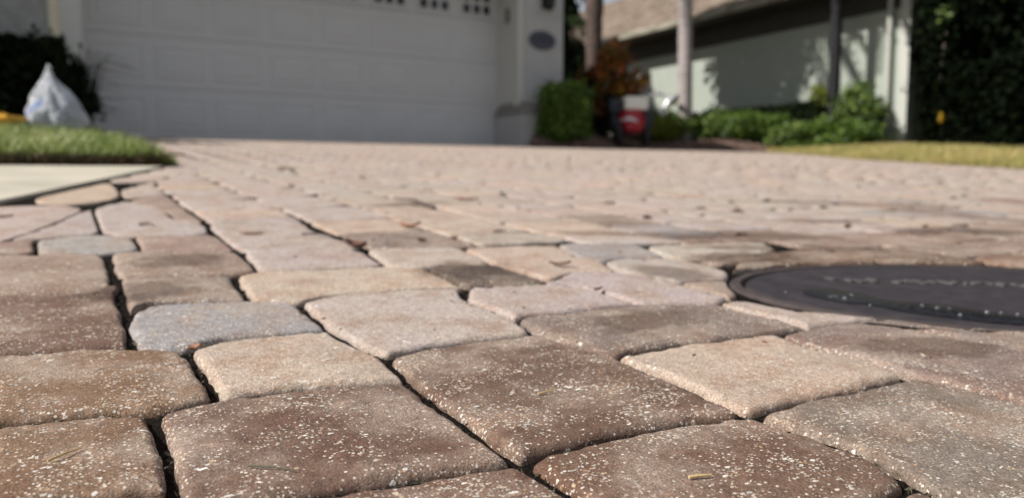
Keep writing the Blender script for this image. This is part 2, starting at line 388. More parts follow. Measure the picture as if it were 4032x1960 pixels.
T = dict(b=(0.142,0.086,0.058), r=(0.195,0.112,0.070), m=(0.255,0.18,0.14), l=(0.40,0.335,0.30), e=(0.45,0.345,0.275),
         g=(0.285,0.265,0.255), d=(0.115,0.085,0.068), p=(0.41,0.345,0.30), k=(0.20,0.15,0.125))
TR = [
 ('r', [(-60,1668),(0,1658),(500,1614),(605,1622),(645,1700),(682,1925),(560,1932),(279,1956),(-100,2010)]),
 ('b', [(605,1620),(860,1560),(1200,1517),(1613,1495),(1740,1590),(2049,1813),(1635,1869),(1174,1947),(705,2020),(682,1925),(640,1740)]),
 ('b', [(-100,2010),(279,1956),(560,1932),(682,1925),(705,2020),(500,2350),(-300,2300)]),
 ('b', [(705,2020),(1174,1947),(1635,1869),(2049,1813),(2139,1864),(2306,1960),(2400,2100),(2640,2240),(1400,2500),(500,2350)]),
 ('b', [(2049,1813),(2122,1778),(2463,1696),(2700,1654),(2958,1626),(3187,1702),(3439,1791),(3578,1869),(3606,1903),(3467,1965),(2640,2240),(2400,2100),(2306,1960),(2139,1864)]),
 ('k', [(2958,1626),(3103,1579),(3355,1523),(3584,1478),(3662,1489),(3858,1534),(4032,1584),(4500,1740),(4700,2050),(4200,2060),(3830,1960),(3606,1903),(3578,1869),(3439,1791),(3187,1702)]),
 ('b', [(3606,1903),(3830,1960),(4200,2060),(4300,2400),(2640,2240),(3467,1965)]),
 ('e', [(2413,1394),(2698,1344),(2991,1313),(3050,1310),(3215,1366),(3411,1411),(3584,1478),(3355,1523),(3103,1579),(2958,1626),(2913,1612),(2712,1517),(2600,1467)]),
 ('b', [(1518,1400),(1691,1361),(1803,1344),(2094,1313),(2111,1308),(2413,1394),(2600,1467),(2712,1517),(2913,1612),(2958,1626),(2700,1654),(2463,1696),(2122,1778),(2049,1813),(1740,1590),(1613,1495)]),
 ('p', [(1303,1294),(1176,1188),(1300,1160),(1719,1131),(1820,1135),(1826,1170),(1926,1209),(2021,1249),(2111,1308),(2094,1313),(1803,1344),(1691,1361),(1518,1400),(1400,1350)]),
 ('e', [(735,1372),(867,1333),(1303,1297),(1400,1350),(1518,1400),(1613,1495),(1200,1517),(860,1560),(820,1490),(760,1410)]),
 ('g', [(503,1220),(609,1192),(984,1178),(1176,1188),(1303,1294),(867,1333),(735,1372),(520,1364),(492,1280)]),
 ('r', [(-60,1400),(0,1394),(324,1366),(520,1362),(735,1372),(760,1410),(820,1490),(860,1560),(605,1620),(500,1614),(0,1658),(-60,1668)]),
 ('b', [(-60,1158),(0,1153),(440,1150),(452,1115),(492,1226),(503,1250),(520,1362),(324,1366),(0,1394),(-60,1400)]),
 ('m', [(-60,1003),(0,999),(391,997),(414,1002),(447,1103),(440,1150),(0,1153),(-60,1158)]),
 ('k', [(464,1092),(560,1085),(872,1075),(917,1081),(984,1178),(609,1192),(503,1220),(470,1140)]),
 ('m', [(430,990),(553,986),(940,988),(1023,1064),(917,1081),(872,1075),(464,1092),(447,1070)]),
 ('m', [(520,930),(839,924),(872,935),(940,988),(553,986),(545,955)]),
 ('g', [(139,941),(402,920),(520,930),(545,955),(553,986),(391,997),(139,993)]),
 ('m', [(-80,955),(0,950),(139,941),(139,993),(0,999),(-60,1003)]),
 ('l', [(0,950),(100,925),(335,830),(363,823),(402,918),(139,941)]),
 ('l', [(363,823),(391,813),(492,790),(654,829),(693,868),(799,876),(838,924),(520,930),(402,918)]),
 ('m', [(492,790),(560,778),(649,765),(721,812),(738,830),(811,880),(799,876),(693,868),(654,829)]),
 ('l', [(-150,830),(0,812),(316,812),(335,830),(100,925),(0,950),(-150,1010)]),
 ('e', [(60,803),(200,765),(363,734),(430,715),(492,778),(316,812)]),
 ('l', [(811,880),(1185,868),(1235,907),(1434,972),(1434,988),(950,990),(872,935)]),
 ('l', [(950,990),(1434,988),(1522,1045),(1300,1055),(1023,1064)]),
 ('e', [(917,1083),(1023,1064),(1300,1055),(1522,1045),(1669,1050),(1837,1128),(1820,1135),(1719,1131),(1300,1160),(1176,1188),(984,1178)]),
 ('d', [(1669,1050),(1800,1038),(1959,1041),(2172,1109),(2128,1112),(1837,1128)]),
 ('p', [(1434,978),(1803,972),(1870,1000),(1959,1041),(1800,1038),(1669,1050),(1522,1045)]),
 ('l', [(1837,1128),(2128,1112),(2256,1123),(2360,1142),(2519,1193),(2317,1212),(2021,1249),(1926,1209),(1826,1170)]),
 ('k', [(2021,1249),(2317,1212),(2519,1193),(2823,1191),(2950,1225),(3120,1268),(3187,1285),(3050,1310),(2991,1313),(2698,1344),(2413,1394),(2111,1308)]),
 ('e', [(1803,972),(2145,965),(2184,958),(2273,1010),(2371,1031),(2453,1071),(2252,1065),(2172,1100),(1959,1041),(1870,1000)]),
 ('l', [(2128,1112),(2172,1100),(2252,1065),(2453,1071),(2538,1080),(2658,1112),(2780,1140),(2880,1172),(2823,1191),(2519,1193),(2360,1142),(2256,1123)]),
 ('m', [(2665,1112),(2750,1103),(2866,1100),(2885,1135),(2915,1160),(2880,1172),(2780,1140)]),
 ('l', [(2371,1031),(2427,1016),(2632,1014),(2747,1029),(2880,1068),(2866,1097),(2803,1099),(2665,1110),(2598,1093),(2504,1078),(2453,1071)]),
 ('g', [(2184,958),(2474,956),(2540,970),(2632,1014),(2427,1016),(2371,1031),(2273,1010)]),
 ('l', [(2534,968),(2747,955),(3010,952),(3070,985),(2747,1025),(2632,1014)]),
 ('l', [(2823,1191),(2905,1176),(3000,1198),(3150,1220),(3300,1232),(3480,1251),(3355,1265),(3187,1285),(3120,1268),(2950,1225)]),
 ('k', [(3355,1263),(3480,1251),(3700,1280),(4032,1318),(4400,1365),(4300,1420),(4032,1366),(3830,1333),(3600,1290)]),
 ('k', [(3058,1310),(3187,1285),(3355,1263),(3600,1290),(3830,1333),(4032,1366),(4350,1430),(4600,1560),(4500,1740),(4032,1584),(3858,1534),(3662,1489),(3584,1478),(3411,1411),(3215,1366)]),
]
traced = [(t, [gnd(*p) for p in poly]) for t, poly in TR]
LID_C, LID_A, LID_B, LID_T = (0.945, 0.462), 0.345, 0.196, -0.42
def lid_pt(th, k=1.0, dk=0.0):
    x, y = (LID_A*k+dk)*math.cos(th), (LID_B*k+dk)*math.sin(th)
    return (LID_C[0]+x*math.cos(LID_T)-y*math.sin(LID_T), LID_C[1]+x*math.sin(LID_T)+y*math.cos(LID_T))
lid_poly = [lid_pt(2*math.pi*i/28, 1.0, 0.004) for i in range(28)]

def area(p): return 0.5*sum(p[i][0]*p[(i+1)%len(p)][1]-p[(i+1)%len(p)][0]*p[i][1] for i in range(len(p)))
def ccw(p): return p if area(p) > 0 else p[::-1]
def clip(p, a, b, keep_left):
    out = []
    s = 1 if keep_left else -1
    def d(q): return s*((b[0]-a[0])*(q[1]-a[1])-(b[1]-a[1])*(q[0]-a[0]))
    for i in range(len(p)):
        P0, P1 = p[i], p[(i+1) % len(p)]; d0, d1 = d(P0), d(P1)
        if d0 >= 0: out.append(P0)
        if (d0 >= 0) != (d1 >= 0):
            t = d0/(d0-d1); out.append((P0[0]+(P1[0]-P0[0])*t, P0[1]+(P1[1]-P0[1])*t))
    return out
def hull(pts):
    pts = sorted(set(pts)); 
    def half(ps):
        h = []
        for p in ps:
            while len(h) > 1 and (h[-1][0]-h[-2][0])*(p[1]-h[-2][1])-(h[-1][1]-h[-2][1])*(p[0]-h[-2][0]) <= 0: h.pop()
            h.append(p)
        return h[:-1]
    return half(pts)+half(pts[::-1])
obst = [hull(p) for _, p in traced] + [hull(lid_poly)]
obb = [(min(q[0] for q in o), max(q[0] for q in o), min(q[1] for q in o), max(q[1] for q in o)) for o in obst]
def subtract(p):
    for o, bb in zip(obst, obb):
        if not p: return None
        if max(q[0] for q in p) <= bb[0] or min(q[0] for q in p) >= bb[1] or max(q[1] for q in p) <= bb[2] or min(q[1] for q in p) >= bb[3]: continue
        inter = p
        for i in range(len(o)):
            inter = clip(inter, o[i], o[(i+1) % len(o)], True)
            if len(inter) < 3: break
        if len(inter) < 3 or abs(area(inter)) < 2e-5: continue
        best = None
        for i in range(len(o)):
            q = clip(p, o[i], o[(i+1) % len(o)], False)
            if len(q) >= 3 and (best is None or abs(area(q)) > best[0]): best = (abs(area(q)), q)
        p = best[1] if best and best[0] > 0.0016 else None
    return p
# edge of the driveway along the sidewalk
EDGE = [(-0.62, 0.10), (-0.094, 1.765), (0.31, 3.0)]
def edge_u(v): 
    return -0.094 + (v-1.765)*0.3265 if v < 3.0 else 0.31
RIGHT = [(5.4,-0.9),(5.9,1.2),(6.74,3.35),(7.2,5.2),(8.3,6.7),(8.85,8.0),(8.9,8.95)]
def right_u(v):
    for (a, b), (c, d) in zip(RIGHT, RIGHT[1:]):
        if b <= v <= d: return a + (c-a)*(v-b)/(d-b)
    return RIGHT[0][0]

def smooth_outline(poly, n, k, off, wob, seed):
    poly = ccw(poly)
    L = [0]
    m = len(poly)
    for i in range(m): L.append(L[-1]+math.dist(poly[i], poly[(i+1) % m]))
    per = L[-1]
    pts = np.zeros((n, 2)); j = 0
    for i in range(n):
        s = per*i/n
        while L[j+1] < s: j += 1
        t = (s-L[j])/max(1e-9, L[j+1]-L[j]); a, b = poly[j], poly[(j+1) % m]
        pts[i] = (a[0]+(b[0]-a[0])*t, a[1]+(b[1]-a[1])*t)
    kk = max(1, int(round(k/(per/n))))
    q = pts.copy()
    for _ in range(2):
        acc = np.zeros_like(q)
        for s in range(-kk, kk+1): acc += np.roll(q, s, 0)
        q = acc/(2*kk+1)
    tan = np.roll(q, -1, 0)-np.roll(q, 1, 0); tan /= np.linalg.norm(tan, axis=1)[:, None]+1e-9
    nrm = np.stack([-tan[:, 1], tan[:, 0]], 1)
    w_ = np.array([wob*nz(p[0]*28+seed, p[1]*28)+wob*.4*nz(p[0]*110, p[1]*110+seed) for p in q])
    return q + nrm*(off+w_)[:, None]

def paver_geo(poly, seed, lod, tint):
    """rounded tumbled stone: V, F, tint"""
    n, rings = {0: (132, (0,.0003,.0009,.0018,.003,.0045,.0062,.0095,.016)), 1: (56, (0,.001,.0025,.005,.009,.015)), 2: (20, (0,.0025,.007)), 3: (12, (0,.004))}[lod]
    kk = {0: .0038, 1: .0038, 2: .0035, 3: .003}[lod]
    off = {0: .0034, 1: .0027, 2: .0011, 3: .0009}[lod]
    q = smooth_outline(poly, n, kk, off, 0.0022, seed)
    c = q.mean(0); RR = {0: .0062, 1: .0058, 2: .004, 3: .004}[lod]
    depth = {0: .0056, 1: .0042, 2: .0017, 3: .0010}[lod]
    vec = c-q; dist = np.linalg.norm(vec, axis=1)
    ks = (.5, .4, .25, .15)[lod]; tilt = (0.012*ks*(nz(seed*1.7, 3.1)), 0.012*ks*nz(seed*2.3, 8.8)); lift = 0.0018*ks*nz(seed*3.1, 1.0)
    def top(p, d):
        h = -depth*(1-math.sqrt(max(0, 1-(1-min(1, d/RR))**2)))
        if lod < 2:
            h += 0.0012*nz(p[0]*22+seed, p[1]*22) + 0.0006*nz(p[0]*75, p[1]*75+seed) + 0.0016*(1-min(1, d/.012))*nz(p[0]*150, p[1]*150+seed) - 0.0022*max(0, 1-d/.012)*max(0, nz(p[0]*60+9, p[1]*60+seed))
            h += 0.0006*min(1.0, d/0.05)
        return Pz(p[1]) + h + lift + tilt[0]*(p[0]-c[0])+tilt[1]*(p[1]-c[1])
    V = []
    for i in range(n): V.append((q[i][0], q[i][1], Pz(q[i][1])-0.034))
    for d in rings:
        for i in range(n):
            f = min(0.85, d/max(dist[i], 1e-6)) 
            p = q[i]+vec[i]*f; V.append((p[0], p[1], top(p, d)))
    fr = {0: (.35,.5,.66,.82), 1: (.45,.7), 2: (.6,), 3: ()}[lod]
    d0 = rings[-1]
    for f_ in fr:
        for i in range(n):
            f0 = d0/max(dist[i], 1e-6)
            f = max(f0+0.02, f_) if f0 < .9 else f_
            f = min(f, 0.97); p = q[i]+vec[i]*f; V.append((p[0], p[1], top(p, dist[i]*f)))
    V.append((c[0], c[1], top(c, 0.1)))
    nr = 1+len(rings)+len(fr)
    F = [(r*n+i, r*n+(i+1) % n, (r+1)*n+(i+1) % n, (r+1)*n+i) for r in range(nr-1) for i in range(n)]
    F += [((nr-1)*n+i, (nr-1)*n+(i+1) % n, nr*n, nr*n) for i in range(n)]
    return V, F
def jt(t, s=0.10):
    k = 1+random.uniform(-s, s); return tuple(max(0.02, c*k*(1+random.uniform(-.04, .04))) for c in t)
stones = []     # (distance, poly, tint)
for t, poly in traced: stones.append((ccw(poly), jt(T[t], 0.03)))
# border course along the sidewalk
v = 2.27
while v < 3.0:
    L_ = random.uniform(.17, .22)
    a, b = v, v+L_
    stones.append(([(edge_u(a)+.012, a), (edge_u(a)+.125, a-.03), (edge_u(b)+.125, b-.03), (edge_u(b)+.012, b)], jt(T[random.choice('eplm')]))); v = b
v = 1.0
while v > -0.4:
    a, b = v-0.2, v
    stones.append(([(edge_u(a)+.012, a), (edge_u(a)+.125, a-.03), (edge_u(b)+.125, b-.03), (edge_u(b)+.012, b)], jt(T[random.choice('rbm')]))); v = a
def in_stones(p): return True
k = -9
while True:
    u0, u1 = 0.035+0.158*k, 0.035+0.158*(k+1)
    if u0 > 8.9: break
    v = -0.5+random.uniform(0, .2)
    while v < 8.93:
        L_ = random.choice([.11, .135, .158, .158, .2, .2, .235]) + random.uniform(-.006, .006)
        a, b = v, min(v+L_, 8.935); v = b
        if b-a < 0.06: continue
        j = [random.uniform(-.005, .005) for _ in range(8)]
        p = [(u0+j[0], a+j[1]), (u1+j[2], a+j[3]), (u1+j[4], b+j[5]), (u0+j[6], b+j[7])]
        cu, cv = (u0+u1)/2, (a+b)/2
        if cu > right_u(cv)+0.15: continue
        inner = 0.128 if cv < 3 else 0.0
        if u1 < edge_u(cv)+inner-0.02: continue
        if u0 < edge_u(cv)+inner+0.12 and cv < 3.1:
            e0, e1 = (edge_u(a-0.3)+inner, a-0.3), (edge_u(min(b+0.3, 2.99))+inner, min(b+0.3, 2.99))
            p = clip(p, e0, e1, False)
            if len(p) < 3 or abs(area(p)) < .002: continue
        if 4.95 < cu < 5.7 and cv > 8.3: continue
        if (cu < 0.2 or cu > 4.9) and cv > 8.3 and cu < 5.6: continue
        p = subtract(p)
        if not p: continue
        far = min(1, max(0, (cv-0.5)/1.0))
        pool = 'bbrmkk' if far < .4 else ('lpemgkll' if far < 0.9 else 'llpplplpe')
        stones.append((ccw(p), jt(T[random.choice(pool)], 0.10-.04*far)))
    k += 1
def ctr(p): return (sum(q[0] for q in p)/len(p), sum(q[1] for q in p)/len(p))
def angle_ok(c):
    fx, fy = math.sin(YAW), math.cos(YAW); d = c[0]*fx+c[1]*fy; s = c[0]*fy-c[1]*fx
    return d > -0.05 and abs(s) < 0.74*max(d, 0)+0.15
stones.sort(key=lambda s: (not angle_ok(ctr(s[0])), math.hypot(*ctr(s[0]))))
sV = []; sF = []; sC = []; base = 0
for i, (poly, tint) in enumerate(stones):
    d = math.hypot(*ctr(poly)); vis = angle_ok(ctr(poly))
    if i < 300:
        lod = 0 if (d < 0.85 and vis) else (1 if d < 1.7 else 2)
        V, F = paver_geo(poly, i*1.37, lod, tint)
        V = np.array(V); c = V.mean(0)
        me = bpy.data.meshes.new('paver')
        Fq = [f if f[2] != f[3] else f[:3] for f in F]
        me.from_pydata([tuple(x) for x in (V-c)], [], Fq); me.materials.append(M_PAVER)
        me.polygons.foreach_set('use_smooth', [True]*len(me.polygons))
        a = me.color_attributes.new('tint', 'FLOAT_COLOR', 'POINT')
        col = np.ones((len(V), 4), dtype=np.float32); col[:, :3] = tint; a.data.foreach_set('color', col.ravel())
        me.update()
        o = bpy.data.objects.new('paver', me); link(o, driveway); o.location = c
    else:
        V, F = paver_geo(poly, i*1.37, 3, tint)
        # last ring closes on the centre: use degenerate-free triangles
        for f in F:
            if f[2] == f[3]: sF.append((f[0]+base, f[1]+base, f[2]+base))
            else: sF += [(f[0]+base, f[1]+base, f[2]+base), (f[0]+base, f[2]+base, f[3]+base)]
        sV += V; sC += [tint]*len(V); base += len(V)
o = np_mesh('far_paver_field', np.array(sV), np.array(sF), M_PAVER, driveway, smooth=True, attr=np.array(sC)); tag(o, kind='stuff')

# ------------------------------------------------------------------ sidewalk slab
SWZ = 0.004
sw = MB()
def sw_pt(u, v, dz=0): return (u, v, Pz(v)+SWZ+dz)
vv = [1.765-0.32*i for i in range(0, 1)]
E1 = [(edge_u(v_)-0.006, v_) for v_ in (1.45, 1.6, 1.75, 1.95, 2.15, 2.35, 2.55, 2.75, 2.9, 2.985)]
top = E1 + [(-9.0, 2.985), (-9.0, 1.45)]
top = [(-0.20, 1.45)] + E1[1:] + [(-9.0, 2.985), (-9.0, 1.45)]
n = len(top)
sw.add([sw_pt(*p) for p in top] + [sw_pt(p[0], p[1], -0.1) for p in top], [tuple(range(n))] + [(i, i+n, (i+1) % n+n, (i+1) % n) for i in range(n)])
o = sw.build('sidewalk', M_CONC); tag(o, kind='structure')

# ------------------------------------------------------------------ lawns
def blades(name, P, hgt, mat, lean=0.5, wid=0.003, parent=None):
    n = len(P); th = rng.uniform(0, 2*np.pi, n); h = hgt*rng.uniform(.45, 1.0, n)*(1+.9*rng.uniform(0, 1, n)**6); ln = rng.uniform(.1, lean, n)*h
    ld = rng.uniform(0, 2*np.pi, n)
    side = np.stack([np.cos(th), np.sin(th), np.zeros(n)], 1)*(wid*rng.uniform(.6, 1.4, n))[:, None]
    dirn = np.stack([np.cos(ld)*ln, np.sin(ld)*ln, np.zeros(n)], 1)
    mid = P+dirn*0.35; mid[:, 2] += h*0.55
    tip = P+dirn*1.1; tip[:, 2] += h*0.95
    V = np.stack([P-side, P+side, mid+side*.8, mid-side*.8, tip], 1).reshape(-1, 3)
    b = (np.arange(n)*5)[:, None]
    F = np.concatenate([b+np.array([[0, 1, 2]]), b+np.array([[0, 2, 3]]), b+np.array([[3, 2, 4]])], 0)
    return tag(np_mesh(name, V, F, mat, parent), kind='stuff')
def lawn_edge_u(v): return 0.275+0.03*math.sin((v-3)*1.3)
def lrise(u, v):
    du = max(0, lawn_edge_u(v)-u); dv = max(0, v-3.0)
    return 0.010+0.058*(1-math.exp(-min(du, dv*1.1)/0.35))
us = np.linspace(0, 1, 30)**2; vs_ = np.linspace(3.0, 8.5, 60)
V = []
for v_ in vs_:
    for s in us:
        u_ = lawn_edge_u(v_)-s*9; V.append((u_, v_, Pz(v_)+lrise(u_, v_)))
I = np.arange(59)[:, None]*30+np.arange(29)[None, :]
o = np_mesh('lawn', np.array(V), np.stack([I, I+1, I+31, I+30], -1).reshape(-1, 4), M_TURFSOIL, smooth=True); tag(o, kind='structure')
n = 52000
v_ = 3.0+5.0*rng.uniform(0, 1, n)**1.5; u_ = np.array([lawn_edge_u(x) for x in v_])-1.7*rng.uniform(0, 1, n)**1.2
P = np.stack([u_, v_, np.array([Pz(b)+lrise(a, b)-.004 for a, b in zip(u_, v_)])], 1)
blades('lawn_grass', P, 0.058, M_GRASS, 1.0, 0.0036)
# ragged front and side of the turf, hanging over the slab
n = 12000
s = rng.uniform(0, 1, n); fr = s < 0.6
u_ = np.where(fr, 0.285-1.6*(s/0.6)**1.2, 0.285+rng.uniform(-.02, .03, n)); v_ = np.where(fr, 3.0+rng.uniform(-.035, .04, n), 3.0+3.5*((s-.6)/.4)**1.5)
P = np.stack([u_, v_, np.array([Pz(b) for b in v_])+rng.uniform(0, .02, n)], 1)
blades('turf_thatch', P, 0.03, M_THATCH, 1.6, 0.003)
n = 5000
t_ = rng.uniform(0, 1, n)**1.4; u_ = 0.285+rng.normal(0, .018, n)+0.03*(1-t_)*rng.uniform(0, 1, n)**3; v_ = 2.99+1.4*t_
P = np.stack([u_, v_, np.array([Pz(b) for b in v_])+0.004], 1)
blades('lawn_edge_grass', P, 0.032, M_GRASS, 1.1, 0.0022)

def rl_rise(d, X=0, Y=0): return 0.006+0.17*(1-math.exp(-d/0.9))
widths = [0, .05, .12, .22, .35, .5, .7, .95, 1.3, 1.8, 2.5, 4, 7, 14]
o = strip_sheet('lawn', RIGHT[:-1], (1, 0.05), widths, rl_rise, M_TURFSOIL); tag(o, kind='structure')
n = 120000
v_ = rng.uniform(2.2, 7.95, n); d_ = 2.0*rng.uniform(0, 1, n)**1.3; u_ = np.array([right_u(x) for x in v_])+d_
P = np.stack([u_, v_+.05*d_, np.array([Pz(b+.05*d)+rl_rise(d)-.004 for b, d in zip(v_, d_)])], 1)
blades('roadside_grass', P, 0.045, M_GRASS_DRY, 0.9, 0.004)

# ------------------------------------------------------------------ mulch bed
MED = [(4.97,8.30),(5.02,7.85),(5.35,7.62),(6.0,7.80),(6.6,8.25),(7.4,8.40),(8.2,8.25),(8.75,7.9)]
def bed_rise(d, X=0, Y=0): return 0.010+0.19*(1-math.exp(-d/0.45))+0.012*nz(X*5, Y*5)
o = strip_sheet('mulch_bed', MED + [(10.4, 7.7), (16, 7.7)], (0.05, 1), [0,.04,.1,.2,.35,.55,.8,1.2,2,3.5,6,12], bed_rise, M_MULCH, 8); tag(o, kind='structure')
def bed_z(u, v):
    e = MED + [(10.4, 7.7), (16, 7.7)]
    for (a, b), (c, d) in zip(e, e[1:]):
        if a <= u <= c: return Pz(v)+bed_rise(max(0, v-(b+(d-b)*(u-a)/(c-a))), u, v)
    return Pz(v)+0.1
n = 9000
u_ = rng.uniform(4.95, 9.6, n); e_u = np.array([p[0] for p in MED]+[10.4]); e_v = np.array([p[1] for p in MED]+[7.7])
v_ = np.interp(u_, e_u, e_v)+1.6*rng.uniform(-0.02, 1, n)**1.5
c_ = np.stack([u_, v_, np.array([bed_z(a, b)+.01 for a, b in zip(u_, v_)])], 1)
def chips_mesh(name, c, size, mat, kind='stuff', flat=0.5):
    n = len(c); a = rng.normal(0, 1, (n, 3)); a[:, 2] *= flat; a /= np.linalg.norm(a, axis=1)[:, None]
    b = np.cross(a, rng.normal(0, 1, (n, 3))); b /= np.linalg.norm(b, axis=1)[:, None]
    L = (size*rng.uniform(.5, 1.6, n))[:, None]; W = L*rng.uniform(.2, .45, n)[:, None]
    V = np.stack([c-a*L, c+b*W, c+a*L, c-b*W], 1).reshape(-1, 3)
    F = (np.arange(n)*4)[:, None]+np.arange(4)[None, :]
    o = np_mesh(name, V, F, mat)
    if kind: tag(o, kind=kind)
    return o
chips_mesh('mulch_chips', c_, 0.022, leaf_mat('mulch_chip_mix', [(0.10,0.06,0.045), (0.20,0.13,0.10), (0.36,0.26,0.21)], 0.9, 0.0))

# ------------------------------------------------------------------ foliage builders
def ellip(n, c, r, shell=0.5, clump=0.0, nclump=40):
    d = rng.normal(0, 1, (n, 3)); d /= np.linalg.norm(d, axis=1)[:, None]
    rad = (shell+(1-shell)*rng.uniform(0, 1, n)**.5)
    P = d*rad[:, None]
    if clump:
        k = rng.normal(0, 1, (nclump, 3)); k /= np.linalg.norm(k, axis=1)[:, None]; k *= rng.uniform(.55, 1.02, nclump)[:, None]
        idx = rng.integers(0, nclump, n); P = P*0.0+k[idx]+rng.normal(0, clump, (n, 3))
    return np.array(c)+P*np.array(r)
def boxpts(n, lo, hi, surf=0.7):
    P = rng.uniform(0, 1, (n, 3)); m = rng.uniform(0, 1, n) < surf
    ax = rng.integers(0, 3, n); side = rng.integers(0, 2, n)
    for a in range(3):
        s = m & (ax == a); P[s, a] = np.where(side[s] == 1, 1-rng.uniform(0, .12, s.sum()), rng.uniform(0, .12, s.sum()))
    return np.array(lo)+P*(np.array(hi)-np.array(lo))
def leaves(name, P, size, mat, parent=None, aspect=0.5, up=0.3, kind=None):
    n = len(P); a = rng.normal(0, 1, (n, 3)); a[:, 2] += up; a /= np.linalg.norm(a, axis=1)[:, None]
    b = np.cross(a, rng.normal(0, 1, (n, 3))); b /= np.linalg.norm(b, axis=1)[:, None]
    c = np.cross(a, b)
    L = (size*rng.uniform(.6, 1.35, n))[:, None]; W = L*aspect
    V = np.stack([P-a*L, P+b*W+c*L*.12, P+a*L, P-b*W+c*L*.12], 1).reshape(-1, 3)
    F = (np.arange(n)*4)[:, None]+np.arange(4)[None, :]
    o = np_mesh(name, V, F, mat, parent)
    if kind: tag(o, kind=kind)
    return o
def shrub(name, label, cat, base, pts, size, mat, stems=5, spread=0.2, h=0.4, aspect=0.5, up=0.3, group=None, stemmat=None):
    """pts are in world space; the thing's base is an Empty"""
    t = empty(name, base); tag(t, label, cat, group)
    P = pts-np.array(base)
    leaves('foliage', P, size, mat, t, aspect, up)
    mb = MB()
    for i in range(stems):
        a = 2*math.pi*i/stems+random.uniform(-.4, .4); r = spread*random.uniform(.4, 1)
        mb.tube([(0.02*math.cos(a), 0.02*math.sin(a), -0.03), (r*.5*math.cos(a), r*.5*math.sin(a), h*.55), (r*math.cos(a), r*math.sin(a), h)], [.012, .009, .004], 6)
    mb.build('stem', stemmat or M_TRUNK_DARK, t)
    return t

# ------------------------------------------------------------------ garage
gz = 0.388
GV, DV = 8.35, 8.94
DL, DR = 0.21, 4.91
gar = empty('garage', (2.5, 8.6, gz)); tag(gar, 'white double garage with raised panel door set back between stucco walls', 'garage')
def gp(name, mb, mat, parent=gar, smooth=False):
    off = Vector((2.5, 8.6, gz))
    mb.v = [tuple(Vector(v)-off) for v in mb.v]
    return mb.build(name, mat, parent, smooth)
sec = 0.533
for i in range(4):
    z0 = gz+0.012+i*sec; z1 = z0+sec-0.012
    mb = MB().box(DL, DR, DV, DV+0.05, z0, z1)
    # tongue between the sections, a little behind
    mb.box(DL, DR, DV+.012, DV+.045, z1-.001, z1+.013)
    s_ = gp('door_section', mb, M_DOOR)
    for k in range(8):
        x0 = DL+(DR-DL)*k/8+0.055; x1 = DL+(DR-DL)*(k+1)/8-0.055
        if i < 3:
            a0, a1 = z0+0.09, z1-0.08
            q = MB()
            d = 0.02
            ring = lambda ins, y: [(x0+ins, y, a0+ins), (x1-ins, y, a0+ins), (x1-ins, y, a1-ins), (x0+ins, y, a1-ins)]
            V4 = ring(0, DV+0.0)+ring(0.008, DV-.008)+ring(.028, DV-.008)+ring(.040, DV-.002)+ring(.080, DV-.009)
            f4 = [(r*4+j, r*4+(j+1) % 4, (r+1)*4+(j+1) % 4, (r+1)*4+j) for r in range(4) for j in range(4)]+[(16, 17, 18, 19)]
            q.add(V4, f4); q.v = [tuple(v) for v in q.v]
            o = gp('raised_panel', q, M_DOOR, s_)
        else:
            wx0, wx1, wz0, wz1 = x0+.03, x1-.03, z0+.055, z0+.35
            q = MB(); b_ = .035
            q.box(wx0-b_, wx1+b_, DV-.014, DV, wz0-b_, wz0, .004); q.box(wx0-b_, wx1+b_, DV-.014, DV, wz1, wz1+b_, .004)
            q.box(wx0-b_, wx0, DV-.0138, DV, wz0, wz1); q.box(wx1, wx1+b_, DV-.0138, DV, wz0, wz1)
            ww = (wx1-wx0)
            for c in (1, 2): q.box(wx0+ww*c/3-.022, wx0+ww*c/3+.022, DV-.012, DV, wz0, wz1)
            q.box(wx0, wx1, DV-.0122, DV, (wz0+wz1)/2-.022, (wz0+wz1)/2+.022)
            gp('window_frame', q, M_DOOR, s_)
            for c in range(3):
                for r_ in range(2):
                    q = MB().box(wx0+ww*c/3+.02, wx0+ww*(c+1)/3-.02, DV-.006, DV-.001, wz0+(wz1-wz0)*r_/2+.018, wz0+(wz1-wz0)*(r_+1)/2-.018)
                    gp('pane', q, M_GLASSD, s_)
gp('door_seal', MB().box(DL, DR, DV+.005, DV+.04, gz-.03, gz+.013), M_RUBBER)
# walls: left stucco front, jambs, pillar, side walls
gp('left_wall', MB().box(-3.4, -0.085, GV+.03, GV+.23, gz-.3, 3.1), M_STUCCO)
gp('left_casing', MB().box(0.0, DL-.03, GV+.02, DV+.05, gz-.3, 3.05, .004).box(DL-.03, DL+.0, DV-.07, DV+.0, gz, 2.8), M_TRIM)
# rounded bead between stucco and casing; its cream colour stands in for sunlight
pr = MB()
nseg = 8; R_ = 0.05
arc = [(-0.045+R_*math.cos(math.pi+math.pi*k/nseg*0.92), GV+.03+R_*math.sin(math.pi+math.pi*k/nseg*0.92)) for k in range(nseg+1)]
arc = [(-0.093, GV+.05)]+arc+[(0.001, GV+.05)]
for (a, b), (c, d) in zip(arc, arc[1:]):
    pr.add([(a, b, gz-.3), (c, d, gz-.3), (c, d, 2.37), (a, b, 2.37)], [(0, 1, 2, 3)])
gp('sunlit_bead', pr, M_SUNSTRIP, smooth=True)
gp('corner_bead_top', MB().box(-.085, 0, GV+.03, GV+.2, gz-.3, 3.1), M_STUCCO)
gp('right_jamb', MB().box(DR, DR+.02, DV-.05, DV+.04, gz, 2.9).box(DR+.02, DR+.14, GV+.16, DV+.06, gz-.2, 3.0, .006), M_TRIM)
gp('jamb_casing', MB().box(DR-.002, DR+.07, GV+.02, GV+.16, gz+.5, 3.0, .008), M_TRIM)
gp('front_pillar', MB().box(DR+.07, 5.55, GV, GV+.2, gz-.2, 3.1), M_PILLAR)
